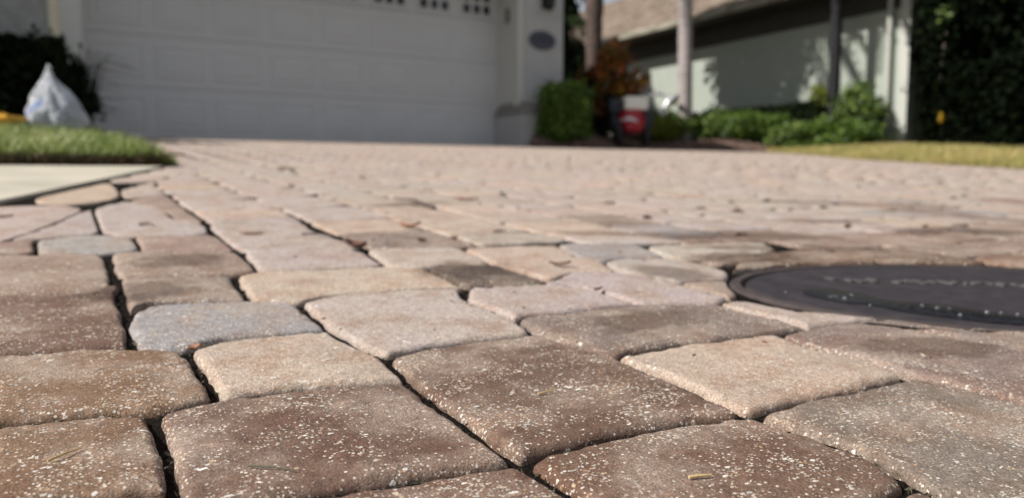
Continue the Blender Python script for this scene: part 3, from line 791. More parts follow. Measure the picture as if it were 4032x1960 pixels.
gp('pillar_plinth', MB().box(DR-.03, 5.60, GV-.11, DV-.02, gz-.2, gz+.40, .006), M_PILLAR)
led = MB(); a0, a1, b0, b1 = DR-.05, 5.62, GV-.13, DV-.02
led.add([(a0,b0,gz+.40),(a1,b0,gz+.40),(a1,b1,gz+.40),(a0,b1,gz+.40),(a0+.07,b0+.12,gz+.545),(a1-.07,b0+.12,gz+.545),(a1-.07,b1,gz+.545),(a0+.07,b1,gz+.545)],
        [(0,3,2,1),(4,5,6,7),(0,1,5,4),(1,2,6,5),(2,3,7,6),(3,0,4,7)])
gp('plinth_ledge', led, M_LEDGE)
gp('side_wall', MB().box(5.35, 5.55, GV+.2, 15, gz-.2, 3.1), M_PILLAR)
gp('door_header', MB().box(DL-.21, DR+.07, GV+.02, DV+.06, 2.56, 3.05), M_TRIM)
rf = MB(); rf.add([(-3.5,GV-.02,3.1),(5.62,GV-.02,3.1),(5.62,15,3.1),(-3.5,15,3.1),(1.0,GV-.02,4.6),(1.0,15,4.6)], [(0,1,4),(1,2,5,4),(3,0,4,5),(2,3,5),(0,3,2,1)])
gp('roof', rf, M_LEDGE)
gp('eave', MB().box(-.05, 5.75, 8.18, GV-.03, 2.95, 3.09), M_TRIM)
gp('back_wall', MB().box(-3.4, 5.35, 14.8, 15, gz-.2, 3.1).box(-3.4, -3.2, GV+.24, 14.8, gz-.2, 3.1), M_PILLAR)
# small grey box on the jamb
bx_ = MB().box(DR-.012, DR+.02, GV+.28, GV+.35, 1.94, 2.11, .004); o = bx_.build('sensor_box', M_LEDGE); tag(o, 'small grey brown box fixed high on the right door jamb', 'box')

# lantern on the pillar
lx, ly, lz = 5.28, GV, 2.19
t = empty('wall_lantern', (lx, ly, lz)); tag(t, 'black wall lantern mounted above the oval plaque on the pillar', 'lantern')
MB().box(-.05, .05, -.02, 0, -.10, .14, .006).build('back_plate', M_BLACK, t)
MB().tube([(0, -.02, .10), (0, -.08, .14), (0, -.12, .12)], .010, 6).build('arm', M_BLACK, t)
MB().lathe([(0, .13), (.03, .12), (.085, .07), (.08, .055)], (0, -.12, 0), n=6).build('cap', M_BLACK, t)
MB().lathe([(.055, -.10), (.075, .055), (0.0, .055)], (0, -.12, 0), n=6).build('smoked_glass', M_GLASSD, t)
c_ = MB()
for k in range(6):
    a = 2*math.pi*k/6; c_.tube([(.056*math.cos(a), -.12+.056*math.sin(a), -.10), (.077*math.cos(a), -.12+.077*math.sin(a), .055)], .006, 4)
c_.lathe([(0, -.15), (.02, -.14), (.06, -.10), (.055, -.09), (0, -.09)], (0, -.12, 0), n=6)
c_.build('cage', M_BLACK, t)

# oval number plaque
t = empty('house_number_plaque', (5.235, GV-.001, 1.70)); tag(t, 'oval slate blue house number plaque on the pillar under the lantern', 'plaque')
q = MB(); N = 36
def oval(a, b, y): return [(a*math.cos(2*math.pi*i/N), y, b*math.sin(2*math.pi*i/N)) for i in range(N)]
rs = [oval(.200, .118, 0), oval(.200, .118, -.012), oval(.193, .110, -.018), oval(.166, .094, -.018), oval(.162, .090, -.013)]
V4 = [v for r in rs for v in r]; f4 = [(r*N+j, r*N+(j+1) % N, (r+1)*N+(j+1) % N, (r+1)*N+j) for r in range(4) for j in range(N)]+[tuple(4*N+j for j in range(N))]
q.add(V4, f4); q.build('plate', M_PLAQUE, t)
cu = bpy.data.curves.new('digits', 'FONT'); cu.body = '7580'; cu.size = .125; cu.extrude = .002; cu.align_x = 'CENTER'; cu.align_y = 'CENTER'
to = bpy.data.objects.new('digits_src', cu); C.objects.link(to)
bpy.context.view_layer.update()
dg = bpy.context.evaluated_depsgraph_get(); dm = bpy.data.meshes.new_from_object(to.evaluated_get(dg)); bpy.data.objects.remove(to)
dm.materials.clear(); dm.materials.append(M_DIGIT)
do = bpy.data.objects.new('digits', dm); link(do, t); do.rotation_euler = (R(90), 0, 0); do.location = (0, -.0155, 0)

# ------------------------------------------------------------------ neighbour's house
NU, NE = 10.4, 9.85
nb = empty('neighbour_house', (NU, 12, gz)); tag(nb, 'pale sage house with tan shingle roof and dark eave behind the palms', 'house')
def np_(name, mb, mat, smooth=False, parent=nb):
    mb.v = [tuple(Vector(v)-Vector((NU, 12, gz))) for v in mb.v]; return mb.build(name, mat, parent, smooth)
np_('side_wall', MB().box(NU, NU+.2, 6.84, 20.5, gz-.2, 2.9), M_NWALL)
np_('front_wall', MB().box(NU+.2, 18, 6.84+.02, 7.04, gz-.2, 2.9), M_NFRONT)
np_('corner_trim', MB().box(NU-.03, NU+.02, 6.80, 6.95, gz-.2, 2.86, .005), M_NTRIM)
np_('downspout', MB().tube([(NU-.07, 7.08, 2.8), (NU-.07, 7.08, gz)], .04, 8), M_NTRIM)
EZ, RZ, RU = 2.80, 5.2, 14.35
np_('eave_shade_band', MB().box(NU-.025, NU+.01, 6.95, 20.5, EZ-.40, EZ-.045), M_SOFFIT)  # dark band on the wall that stands in for eave shade
np_('soffit', MB().box(NE, NU, 6.3, 20.9, EZ-.04, EZ-.02), M_SOFFIT)
for i, (a, b) in enumerate([(6.3, 9.2), (9.2, 10.9), (10.9, 13.6), (13.6, 16.1), (16.1, 20.9)]):
    np_('gutter', MB().box(NE-.07, NE-.002, a+.004, b-.004, EZ-.05, EZ+.055, .01), M_GUTTER)
rb = MB(); rb.add([(NE,6.3,EZ),(NE,20.9,EZ),(RU,20.9,RZ),(RU,6.3,RZ),(RU+4.5,20.9,EZ),(RU+4.5,6.3,EZ)], [(0,3,2,1),(3,5,4,2),(0,5,3),(1,2,4)])
np_('roof', rb, M_SOFFIT)
# shingle courses, every tab its own quad with a thickness step
V = []; F = []
rows = 34; sl_len = math.hypot(RU-NE, RZ-EZ)
du, dz = (RU-NE)/rows, (RZ-EZ)/rows
nn = Vector((-(RZ-EZ), 0, RU-NE)).normalized()
for r_ in range(rows):
    x0, z0 = NE-.06+du*r_, EZ-.03+dz*r_
    y = 6.25+(r_ % 2)*.15
    while y < 20.9:
        wd = random.uniform(.18, .32); l0 = .016+random.uniform(0, .012); over = random.uniform(-.015, .015)
        b = len(V); a = (x0-over, z0-over*.55)
        V += [(a[0]+nn.x*l0, y, a[1]+nn.z*l0), (a[0]+nn.x*l0, y+wd-.008, a[1]+nn.z*l0), (x0+du*1.15+nn.x*.004, y+wd-.008, z0+dz*1.15+nn.z*.004), (x0+du*1.15+nn.x*.004, y, z0+dz*1.15+nn.z*.004),
              (a[0], y, a[1]), (a[0], y+wd-.008, a[1])]
        F += [(b, b+3, b+2, b+1), (b+4, b, b+1, b+5)]
        y += wd
V = np.array(V)-np.array([NU, 12, gz])
o = np_mesh('shingle_courses', V, np.array(F), M_SHINGLE, nb); tag(o, kind='stuff')

# ------------------------------------------------------------------ trees
def trunk_tree(name, label, cat, base, h, r0, r1, mat, lean=(0, 0), rings=14, rough=0.02, group=None):
    t = empty(name, base); tag(t, label, cat, group)
    pts = []; rad = []
    for i in range(rings+1):
        f = i/rings; pts.append((lean[0]*f, lean[1]*f, h*f-.05)); rad.append((r0+(r1-r0)*f)*(1+random.uniform(-rough, rough)))
    MB().tube(pts, rad, 12).build('trunk', mat, t, True)
    return t
def frond(parent, origin, az, length, rise, droop, mat, nleaf=46, ll=0.42):
    """pinnate frond: curved rachis with drooping leaflets"""
    o = Vector(origin); d = Vector((math.cos(az), math.sin(az), 0)); side = Vector((-math.sin(az), math.cos(az), 0))
    P_ = lambda t: o+d*(length*t*(1-.25*t))+Vector((0, 0, rise*t-droop*t*t))
    V = []; F = []
    mb = MB().tube([P_(i/8) for i in range(9)], [.018*(1-i/10) for i in range(9)], 5)
    V += list(mb.v); F += [tuple(f) for f in mb.f]
    for i in range(nleaf):
        t = .12+.88*i/nleaf; p = P_(t); L_ = ll*math.sin(math.pi*min(1, .15+t*.85))**.5*random.uniform(.8, 1.1)
        for s in (-1, 1):
            tip = p+side*s*L_*.65+d*L_*.35+Vector((0, 0, -L_*random.uniform(.25, .75))); m_ = (p+tip)/2+Vector((0, 0, L_*.12))
            wv = d*.014; b = len(V)
            V += [tuple(p-wv), tuple(p+wv), tuple(m_+wv), tuple(m_-wv), tuple(tip)]; F += [(b, b+1, b+2, b+3), (b+3, b+2, b+4)]
    return mesh('frond', V, F, mat, parent)

# grey palm, dark tree, shaggy palm
tp = trunk_tree('grey_palm', 'tall palm with smooth pale grey trunk rising from the low green shrubs', 'palm tree', (8.42, 9.2, .45), 4.0, .115, .10, M_TRUNK_GREY, (-.06, 0.02))
leaves('crown_shade_leaves', ellip(6000, (-.1, .75, 3.6), (.8, 1.2, .8), .2, .17, 34), .07, M_LEAF_DARK, tp)  # unseen leaf cloud added above view to shade the sage wall
for k in range(11): frond(tp, (-.06, .02, 3.95), k*2*math.pi/11+.2, 1.9, 0.75, 1.25+.2*(k % 3), M_FROND)
ts = trunk_tree('shaggy_palm', 'palm with dark shaggy trunk beside the garage above the croton bush', 'palm tree', (7.48, 10.35, .5), 3.6, .12, .145, M_TRUNK_SHAG, (0, 0), 26, .14)
bt = MB()
for i in range(120):
    a = random.uniform(0, 6.28); z = random.uniform(.3, 3.3); r_ = .115
    bt.add([(r_*math.cos(a-.25), r_*math.sin(a-.25), z), (r_*math.cos(a+.25), r_*math.sin(a+.25), z), ((r_+.045)*math.cos(a), (r_+.045)*math.sin(a), z+.11)], [(0, 1, 2)])
tag(bt.build('leaf_boots', M_TRUNK_SHAG, ts), kind='stuff')
for k in range(9): frond(ts, (0, 0, 3.6), k*2*math.pi/9, 1.0, 0.75, 1.0, M_FROND, 40, .26)
td = trunk_tree('dark_tree', 'slim dark trunked tree standing in front of the sage wall', 'tree', (9.76, 7.54, .42), 3.6, .088, .08, M_TRUNK_DARK, (-.02, -.02))
for k in range(9): frond(td, (-.02, -.02, 3.3), k*2*math.pi/9+.3, 1.2, 0.5, 1.3, M_FROND, 40, .30)
leaves('crown', ellip(5200, (0, 0, 3.75), (1.15, 1.0, .75), .3, .17, 30), .06, M_LEAF_DARK, td)
# narrow tree behind the shaggy palm, its shadow falls on the wall
tb = trunk_tree('background_tree', 'dark leafy tree filling the gap between garage and shaggy palm', 'tree', (8.75, 13.1, .5), 2.0, .05, .03, M_TRUNK_DARK)
leaves('crown', ellip(6500, (0, 0, 1.5), (.55, .55, 1.05), .2, .13, 40), .055, M_LEAF_DARK, tb)
leaves('crown_top', ellip(2500, (0, 0, 3.0), (.45, .42, .45), .2, .15, 20), .06, M_LEAF_DARK, tb)
for k in range(7): frond(tb, (0, 0, 2.5), k*2*math.pi/7+.1, .95, 0.8, 1.2, M_FROND, 34, .34)

# big dark trees at the right
def big_tree(name, label, base, crown, rad, n, mat, size=.055, th=1.6, tr=.09, nclump=110):
    t = empty(name, base); tag(t, label, 'tree')
    MB().tube([(0, 0, -.1), (.03, .02, th*.5), (.0, .05, th), (.1, .0, th*1.6)], [tr, tr*.85, tr*.7, tr*.3], 8).build('trunk', M_TRUNK_DARK, t, True)
    lm = MB()
    for k in range(5):
        a = k*1.3; lm.tube([(0, .03, th*.7), (rad[0]*.4*math.cos(a), rad[1]*.4*math.sin(a), th+.4), (rad[0]*.75*math.cos(a), rad[1]*.75*math.sin(a), crown[2])], [tr*.5, tr*.3, .01], 5)
    lm.build('limb', M_TRUNK_DARK, t)
    leaves('crown', ellip(n, crown, rad, .3, .12, nclump), size, mat, t)
    return t
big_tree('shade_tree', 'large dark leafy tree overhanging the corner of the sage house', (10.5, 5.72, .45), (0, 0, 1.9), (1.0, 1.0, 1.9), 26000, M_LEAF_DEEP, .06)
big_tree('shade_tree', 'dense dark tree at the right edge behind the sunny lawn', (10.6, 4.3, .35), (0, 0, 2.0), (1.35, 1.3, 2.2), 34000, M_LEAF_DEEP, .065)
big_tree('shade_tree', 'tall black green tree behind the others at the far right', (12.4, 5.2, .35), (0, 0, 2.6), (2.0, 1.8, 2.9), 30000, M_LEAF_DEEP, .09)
def sprays(parent, centres, mat, n=26, sz=.045):
    P = np.concatenate([ellip(n, c, (.11, .11, .13), .1) for c in centres]); leaves('lit_spray', P, sz, mat, parent, .5, kind='stuff')  # lighter leaf colour stands in for sun on these sprays
_bt = [o for o in C.objects if o.name.startswith('shade_tree')]
sprays(_bt[0], [(-.95, -.1, 2.15), (-.85, .15, 1.95), (-.75, -.5, 2.25), (-.9, -.35, 1.75), (-.6, -.7, 1.9), (-1.0, .05, 1.55)], M_LEAF_MID)
sprays(_bt[1], [(-1.25, .2, 2.0), (-1.2, -.3, 1.6), (-1.0, .7, 1.2), (-1.3, .1, 1.05), (-1.1, -.6, 2.2)], M_LEAF_DARK, 20, .05)
# low growth under those trees
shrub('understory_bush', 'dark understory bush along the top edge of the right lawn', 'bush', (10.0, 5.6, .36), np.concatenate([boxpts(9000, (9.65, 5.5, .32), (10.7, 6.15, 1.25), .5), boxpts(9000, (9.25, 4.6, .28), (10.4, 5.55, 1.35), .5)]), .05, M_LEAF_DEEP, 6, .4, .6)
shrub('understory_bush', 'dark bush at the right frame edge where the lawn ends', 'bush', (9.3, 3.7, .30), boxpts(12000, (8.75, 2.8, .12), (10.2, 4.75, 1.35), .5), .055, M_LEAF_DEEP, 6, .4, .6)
# pale stem and golden leaf in the dark mass
t = empty('pale_sapling', (9.72, 5.90, .36)); tag(t, 'thin pale pink stemmed sapling with one golden leaf cluster in the dark hedge', 'sapling')
MB().tube([(0, 0, 0), (.02, .0, .5), (-.01, .02, 1.0), (.03, .0, 1.5)], [.011, .010, .009, .004], 7).build('trunk', M_TRUNK_PALE, t, True)
leaves('golden_leaves', ellip(20, (-.09, -.06, .40), (.04, .035, .07), .2), .028, M_LEAF_YELLOW, t, .5)
leaves('foliage', ellip(160, (0, 0, 1.5), (.3, .3, .35), .2), .04, M_LEAF_DARK, t, .5)

# ------------------------------------------------------------------ shrubs
shrub('round_shrub', 'clipped bright green rounded shrub beside the garage pillar', 'shrub', (5.33, 7.98, Pz(7.98)+.08),
      np.concatenate([boxpts(9000, (5.10, 7.76, .50), (5.56, 8.2, 1.07), .7)+rng.normal(0, .028, (9000, 3)), ellip(9000, (5.33, 7.98, .80), (.33, .31, .35), .75, .13, 46)]), .024, M_LEAF_BALL, 6, .2, .45, .55)
def croton_pts(n, c, r): return ellip(n, c, r, .2, .16, 26)
shrub('croton_bush', 'croton bush with orange red and yellow leaves at the foot of the shaggy palm', 'bush', (6.6, 8.85, bed_z(6.6, 8.85)),
      np.concatenate([croton_pts(1300, (6.60, 8.85, 1.12), (.52, .42, .48)), croton_pts(220, (6.68, 8.8, 1.58), (.26, .2, .26))]), .10, M_LEAF_CROTON, 7, .25, .9, .22, .9)
shrub('croton_underbush', 'dark green bush behind the round shrub under the croton', 'bush', (6.15, 8.75, bed_z(6.15, 8.75)),
      ellip(5000, (6.15, 8.8, .85), (.55, .35, .55), .2, .15, 40), .04, M_LEAF_DARK, 6, .25, .5)
shrub('palm_seedling', 'dark narrow leaved plant against the end of the garage wall', 'bush', (6.1, 9.6, .5),
      ellip(5000, (6.15, 9.7, 1.55), (.42, .35, 1.05), .2, .14, 40), .05, M_LEAF_DARK, 5, .2, 1.0)
low = [ (7.45, 8.80, .34, .17, M_LEAF_YEL, 'small yellow green shrub just right of the red machine', .026),
        (8.2, 9.45, .46, .21, M_LEAF_MID, 'low green shrub at the foot of the grey palm', .03),
        (8.95, 9.05, .50, .22, M_LEAF_MID, 'low green shrub right of the grey palm trunk', .03),
        (9.15, 8.45, .50, .22, M_LEAF_BALL, 'brighter green low shrub in the middle of the bed', .028),
        (9.35, 7.80, .46, .23, M_LEAF_MID, 'low green shrub left of the dark tree trunk', .03),
        (9.55, 7.15, .44, .26, M_LEAF_BALL, 'low leafy shrub under the dark tree trunk', .03)]
for (x, y, rx, rz, m_, lb, sz) in low:
    z = bed_z(x, y)
    shrub('low_shrub', lb, 'shrub', (x, y, z), np.concatenate([ellip(3600, (x, y, z+.03+rz*.8), (rx, rx*.9, rz), .6), ellip(3200, (x, y, z+.03+rz*.9), (rx*1.15, rx, rz*1.05), .6, .16, 30)]), sz, m_, 6, rx*.6, rz*1.2, .55, group='low shrubs in the mulch bed')
z = Pz(9)+.1
shrub('wall_hedge', 'long dark hedge running along the base of the sage wall', 'hedge', (9.9, 9.8, z), boxpts(20000, (9.45, 7.6, z-.1), (10.3, 12.6, z+.62), .6), .04, M_LEAF_DARK, 8, .35, .5)
shrub('corner_bush', 'olive green bush with yellow tips near the corner downspout', 'bush', (9.75, 7.35, z), ellip(2600, (9.85, 7.2, z+.50), (.34, .34, .32), .3, .16, 30), .038, M_LEAF_MID, 6, .25, .7, .45)
shrub('yellow_sprig', 'yellow green sprig behind the slim dark trunk', 'plant', (9.6, 7.75, z), ellip(420, (9.62, 7.7, z+.68), (.14, .14, .2), .2), .04, M_LEAF_YEL, 4, .1, .6, .4, 1.0)
# dark shrub in front of the garage wall at left
shrub('foundation_shrub', 'black green bushy shrub in front of the stucco wall behind the bag', 'shrub', (-.3, 7.75, .38),
      np.concatenate([boxpts(15000, (-1.9, 7.45, .36), (-0.62, 8.2, .98), .5), boxpts(15000, (-0.65, 7.4, .36), (.02, 8.2, 1.13), .5), ellip(5000, (-.18, 7.75, .74), (.40, .4, .42), .3, .15, 30), ellip(2500, (-.75, 7.8, 1.0), (.3, .3, .2), .3, .12, 20)]), .035, M_LEAF_DARK, 9, .5, .5)
t = empty('grassy_plant', (.12, 7.75, .37)); tag(t, 'thin arching dark grassy plant beside the left end of the garage door', 'plant')
q = MB()
for i in range(46):
    a = random.uniform(-1.2, 1.4); L_ = random.uniform(.2, .55); hh = random.uniform(.15, .75)
    p0 = Vector((random.uniform(-.06, .06), random.uniform(-.06, .06), 0)); p1 = p0+Vector((L_*.4*math.cos(a), L_*.4*math.sin(a), hh)); p2 = p0+Vector((L_*math.cos(a), L_*math.sin(a), hh*.9))
    q.tube([p0, p1, p2], [.004, .003, .001], 4, False)
q.build('blade', M_LEAF_DEEP, t)
# tree left of the frame: it shades that shrub and streaks the stucco
tl = trunk_tree('side_palm', 'palm standing left of the driveway outside the picture', 'palm tree', (-4.6, 7.6, .3), 4.2, .13, .11, M_TRUNK_GREY)
for k in range(14): frond(tl, (0, 0, 4.15), k*2*math.pi/14, 2.0, 0.5, 1.9+.3*(k % 3), M_FROND, 60, .6)
leaves('crown', ellip(8000, (0.2, .1, 3.9), (1.0, .75, .6), .2, .15, 40), .09, M_LEAF_DARK, tl)

# ------------------------------------------------------------------ red machine
mz = bed_z(6.42, 8.0)-0.005 if True else 0
mo = empty('red_machine', (6.36, 7.98, Pz(7.98)+.035), R(-24)); tag(mo, 'small red wheeled machine with white box on top parked on the mulch', 'machine')
for s_, yy in ((-1, -.10), (1, -.04)):
    wl = MB().lathe([(.0, -.045), (.055, -.045), (.10, -.05), (.135, -.04), (.145, -.015), (.145, .015), (.135, .04), (.10, .05), (.055, .045), (0, .045)], (s_*.19, yy, .145), 'x', 24).build('wheel', M_RUBBER, mo, True)
    MB().lathe([(0, -.06), (.05, -.058), (.06, -.04)], (s_*.165, yy, .145), 'x', 16).lathe([(.06, .04), (.05, .058), (0, .06)], (s_*.165, yy, .145), 'x', 16).build('hub', M_BLACK, wl, True)
body = MB(); prof = [(.0, .12), (.13, .14), (.175, .22), (.185, .32), (.17, .40), (.13, .46), (.06, .475), (0, .475)]
nb_ = 24; V = []
for (r_, h_) in prof:
    for k in range(nb_):
        a = 2*math.pi*k/nb_; ce, se = math.cos(a), math.sin(a)
        e = .75; V.append((r_*.92*math.copysign(abs(ce)**e, ce), -.02+r_*1.15*math.copysign(abs(se)**e, se), h_))
body.add(V, [(i*nb_+k, i*nb_+(k+1) % nb_, (i+1)*nb_+(k+1) % nb_, (i+1)*nb_+k) for i in range(len(prof)-1) for k in range(nb_)])
body.build('cowl', M_RED, mo, True)
q = MB(); q.tube([(-.19, -.06, .30), (-.14, -.19, .325), (-.06, -.235, .335), (.02, -.225, .31), (.05, -.19, .27)], [.012, .018, .022, .018, .01], 8); q.build('chrome_trim', M_CHROME, mo, True)
q = MB(); q.tube([(-.16, -.14, .20), (-.09, -.21, .15), (.0, -.22, .14), (.10, -.20, .15), (.17, -.12, .2)], .014, 6); q.tube([(-.1, .1, .16), (-.1, .1, .02)], .012, 6).tube([(.1, -.16, .16), (.1, -.16, .01)], .012, 6); q.build('frame', M_BLACK, mo, True)
MB().lathe([(0, -.02), (.05, -.02), (.07, 0), (.05, .012), (0, .012)], (-.06, -.215, .24), 'y', 18).build('recoil_cover', M_RED, mo, True)
MB().box(.14, .27, -.12, .16, .22, .52, .03).build('side_housing', M_NAVY, mo)
MB().box(-.30, -.11, -.10, .14, .42, .60, .04).box(-.25, -.15, -.02, .1, .2, .44, .02).build('seat', M_NAVY, mo)
MB().box(-.11, .20, -.16, .14, .455, .625, .03).build('box', M_WHITEP, mo)
MB().box(-.114, .204, -.164, .144, .575, .586, .003).build('box_lid_seam', M_WHITEP, mo)

# polished rail behind
t = empty('metal_rail', (7.74, 9.12, bed_z(7.74, 9.12))); t.scale = (1.3, 1.3, 1.17); t.rotation_euler = (0, 0, R(-28)); tag(t, 'curved polished metal rail with two bent legs beside the grey palm', 'rail')
for k, x0 in enumerate((-.20, .13)):
    MB().tube([(x0-.10, 0, 0), (x0-.06, 0, .22), (x0-.02, 0, .40), (x0+.02, 0, .50), (x0+.09, .02, .555), (x0+.15, .1, .56), (x0+.15, .3, .5)], .034, 10).build('leg', M_CHROME, t, True)
MB().tube([(-.12, .02, .56), (.0, .02, .59), (.12, .02, .575), (.27, .02, .57)], .016, 8).build('cross_bar', M_CHROME, t, True)
q = MB(); q.tube([(.03+.035*math.cos(a), 0, .63+.03*math.sin(a)) for a in [2*math.pi*i/14 for i in range(15)]], .009, 6, False); q.build('ring', M_CHROME, t, True)

# ------------------------------------------------------------------ bag and yellow tray on the lawn
bagm, nt_, b_ = mat_new('white_plastic_film')
p_ = objc(nt_); n_ = noise_tex(nt_, p_, 9, 4); r_ = ramp(nt_, n_.outputs['Fac'], [(0.3, (0.50, 0.53, 0.60)), (0.7, (0.66, 0.68, 0.72))])
nt_.links.new(r_.outputs[0], b_.inputs['Base Color']); b_.inputs['Roughness'].default_value = 0.35
tr = nt_.nodes.new('ShaderNodeBsdfTranslucent'); tr.inputs['Color'].default_value = (.62, .64, .68, 1); mx = nt_.nodes.new('ShaderNodeMixShader'); mx.inputs[0].default_value = .3
nt_.links.new(b_.outputs[0], mx.inputs[1]); nt_.links.new(tr.outputs[0], mx.inputs[2]); nt_.links.new(mx.outputs[0], nt_.nodes['Material Output'].inputs[0])
n2_ = noise_tex(nt_, p_, 17, 4); n2_.inputs['Distortion'].default_value = 1.5; bump(nt_, n2_.outputs['Fac'], 1.0, .03, b_)
bc = (-.07, 5.5)
bz = Pz(bc[1])+lrise(*bc)+.01
bag = empty('plastic_bag', (bc[0], bc[1], bz), -YAW); tag(bag, 'knotted white plastic carrier bag with blue print sitting on the lawn', 'bag')
prof = [(0.0, .13, 0, .0), (.02, .155, 0, .02), (.06, .172, 0, .05), (.10, .176, 0, .07), (.14, .166, 0, .07), (.18, .145, 0, .06), (.22, .118, 0, .045), (.26, .088, 0, .03), (.30, .06, 0, .015), (.34, .038, 0, .0), (.37, .022, 0, -.01), (.39, .012, 0, -.012)]
V = []; nb_ = 56
for (h_, rr_, le, cx) in prof:
    for k in range(nb_):
        a = 2*math.pi*k/nb_
        fold = 1+.08*math.sin(a*3+h_*9)+.07*math.sin(a*8+2+h_*20)-.22*abs(nz(math.cos(a)*3.2+5, math.sin(a)*3.2, h_*14+4))+.20*nz(math.cos(a)*2, math.sin(a)*2, h_*9)
        x = cx*.3+rr_*fold*math.cos(a); y = rr_*.72*fold*math.sin(a)
        V.append((x, y, h_+.008*nz(a*2, h_*20)))
F = [(i*nb_+k, i*nb_+(k+1) % nb_, (i+1)*nb_+(k+1) % nb_, (i+1)*nb_+k) for i in range(len(prof)-1) for k in range(nb_)]+[tuple(range(nb_-1, -1, -1))]
mesh('bag_body', V, F, bagm, bag, True); bagV, bagF = V, F
q = MB(); V = []
for i in range(9):
    t_ = i/8
    for k in range(16):
        a = 2*math.pi*k/16; rr_ = .055*math.sin(math.pi*(.12+.8*t_))*(1+.25*nz(a*2, t_*5)); V.append((-.10-.15*t_, -.03+rr_*math.cos(a), .055-.02*t_+rr_*.75*math.sin(a)))
q.add(V, [(i*16+k, i*16+(k+1) % 16, (i+1)*16+(k+1) % 16, (i+1)*16+k) for i in range(8) for k in range(16)]); q.build('bag_flap', bagm, bag, True)
MB().tube([(.0, 0, .375), (.003, 0, .40), (-.004, 0, .42)], [.012, .017, .004], 8).build('knot', bagm, bag, True)
M_BLUE = simple('blue_print', (0.05, 0.16, 0.50), 0.5, 0.1, 30, bstr=0)
# blurred blue word printed aslant: letter strokes that lie on the film
q = MB(); P0 = Vector((-.10, -.118, .08)); ax_ = Vector((.75, .1, .62)).normalized(); up_ = Vector((-.55, .35, .75)).normalized()
for i in range(8):
    for (a0, a1, b0, b1) in [((0, .35, 0, 1)), ((0, 1, .75, 1) if i % 2 else (0, 1, 0, .25)), ((.7, 1, 0, .6) if i % 3 else (0, 1, .4, .6))]:
        c0 = P0+ax_*(i*.020); pts = [c0+ax_*(x*.016)+up_*(y*.045) for x, y in ((a0, b0), (a1, b0), (a1, b1), (a0, b1))]
        q.add([tuple(p) for p in pts], [(0, 1, 2, 3)])
def _bag_r(z):
    for (h0, r0, _, _), (h1, r1, _, _) in zip(prof, prof[1:]):
        if h0 <= z <= h1: return r0+(r1-r0)*(z-h0)/(h1-h0)
    return .02
from mathutils.bvhtree import BVHTree
bvh = BVHTree.FromPolygons([Vector(v) for v in bagV], bagF)
def onbag(x, z):
    h = bvh.ray_cast(Vector((x, -1, z)), Vector((0, 1, 0)))[0]
    return (x, (h.y if h else -.1)-.0025, z)
q.v = [onbag(x, z) for x, y, z in q.v]
q.build('blue_print', M_BLUE, bag)
q = MB()
for i in range(5):
    for x0, z0 in ((-.15+i*.018, .045+.004*(i % 2)),):
        q.add([onbag(x0, z0), onbag(x0+.012, z0), onbag(x0+.013, z0+.03), onbag(x0+.002, z0+.026)], [(0, 1, 2, 3)])
q.build('blue_print', M_BLUE, bag)
tr_ = empty('yellow_tray', (-.40, 5.45, Pz(5.45)+lrise(-.40, 5.45)+.03), -YAW); tag(tr_, 'yellow plastic tray lying on the lawn left of the white bag', 'tray')
MB().box(-.30, .19, -.10, .12, .035, .065, .01).build('rim', M_YEL, tr_)
MB().box(-.27, .16, -.08, .10, 0, .036, .01).build('pan', M_YEL, tr_)
MB().box(-.02, .10, -.04, .05, .06, .085, .01).build('grip', M_YEL, tr_)

# ------------------------------------------------------------------ oval lid in the pavers
lz_ = Pz(LID_C[1])
ml = empty('utility_lid', (LID_C[0], LID_C[1], lz_)); tag(ml, 'dark oval utility box lid set into the pavers with wet grit along it', 'utility lid')
def oval_ring(name, specs, mat, fill=True, N=72):
    V = []; 
    for (dk, z) in specs:
        for i in range(N):
            p = lid_pt(2*math.pi*i/N, 1, dk); V.append((p[0]-LID_C[0], p[1]-LID_C[1], Pz(p[1])-lz_+z+.0005*nz(p[0]*30, p[1]*30)))
    m_ = len(specs)
    F = [(i*N+k, i*N+(k+1) % N, (i+1)*N+(k+1) % N, (i+1)*N+k) for i in range(m_-1) for k in range(N)]
    if fill: F.append(tuple((m_-1)*N+k for k in range(N)))
    return mesh(name, V, F, mat, ml)
oval_ring('rim', [(-.001, -.04), (-.001, -.005), (-.004, -.0025), (-.013, -.0025), (-.015, -.006), (-.019, -.03)], M_IRON2, False)
oval_ring('cover', [(-.0185, -.03), (-.0185, -.006), (-.021, -.0035), (-.030, -.003)], M_IRON, True)
# worn raised band of casting marks across the middle: unreadable
q = MB(); random.seed(5)
for i in range(30):
    u_ = 0.79+i*.0122; v_ = 0.600-i*.0067 
    for j in range(2):
        a0 = random.uniform(-.003, .002); b0 = random.uniform(-.012, .006); w_, h_ = random.uniform(.002, .0075), random.uniform(.004, .016)
        x0, y0 = u_+a0, v_+b0; z = Pz(y0)-.003
        q.add([(x0, y0, z), (x0+w_, y0-.3*w_, z), (x0+w_+.2*h_, y0+h_, z), (x0+.2*h_, y0+h_, z), (x0, y0, z+.0022), (x0+w_, y0-.3*w_, z+.0022), (x0+w_+.2*h_, y0+h_, z+.0022), (x0+.2*h_, y0+h_, z+.0022)],
              [(4, 5, 6, 7), (0, 1, 5, 4), (1, 2, 6, 5), (2, 3, 7, 6), (3, 0, 4, 7)])
q.v = [(x-LID_C[0], y-LID_C[1], z-lz_) for x, y, z in q.v]
q.build('raised_marks', M_WORN, ml)
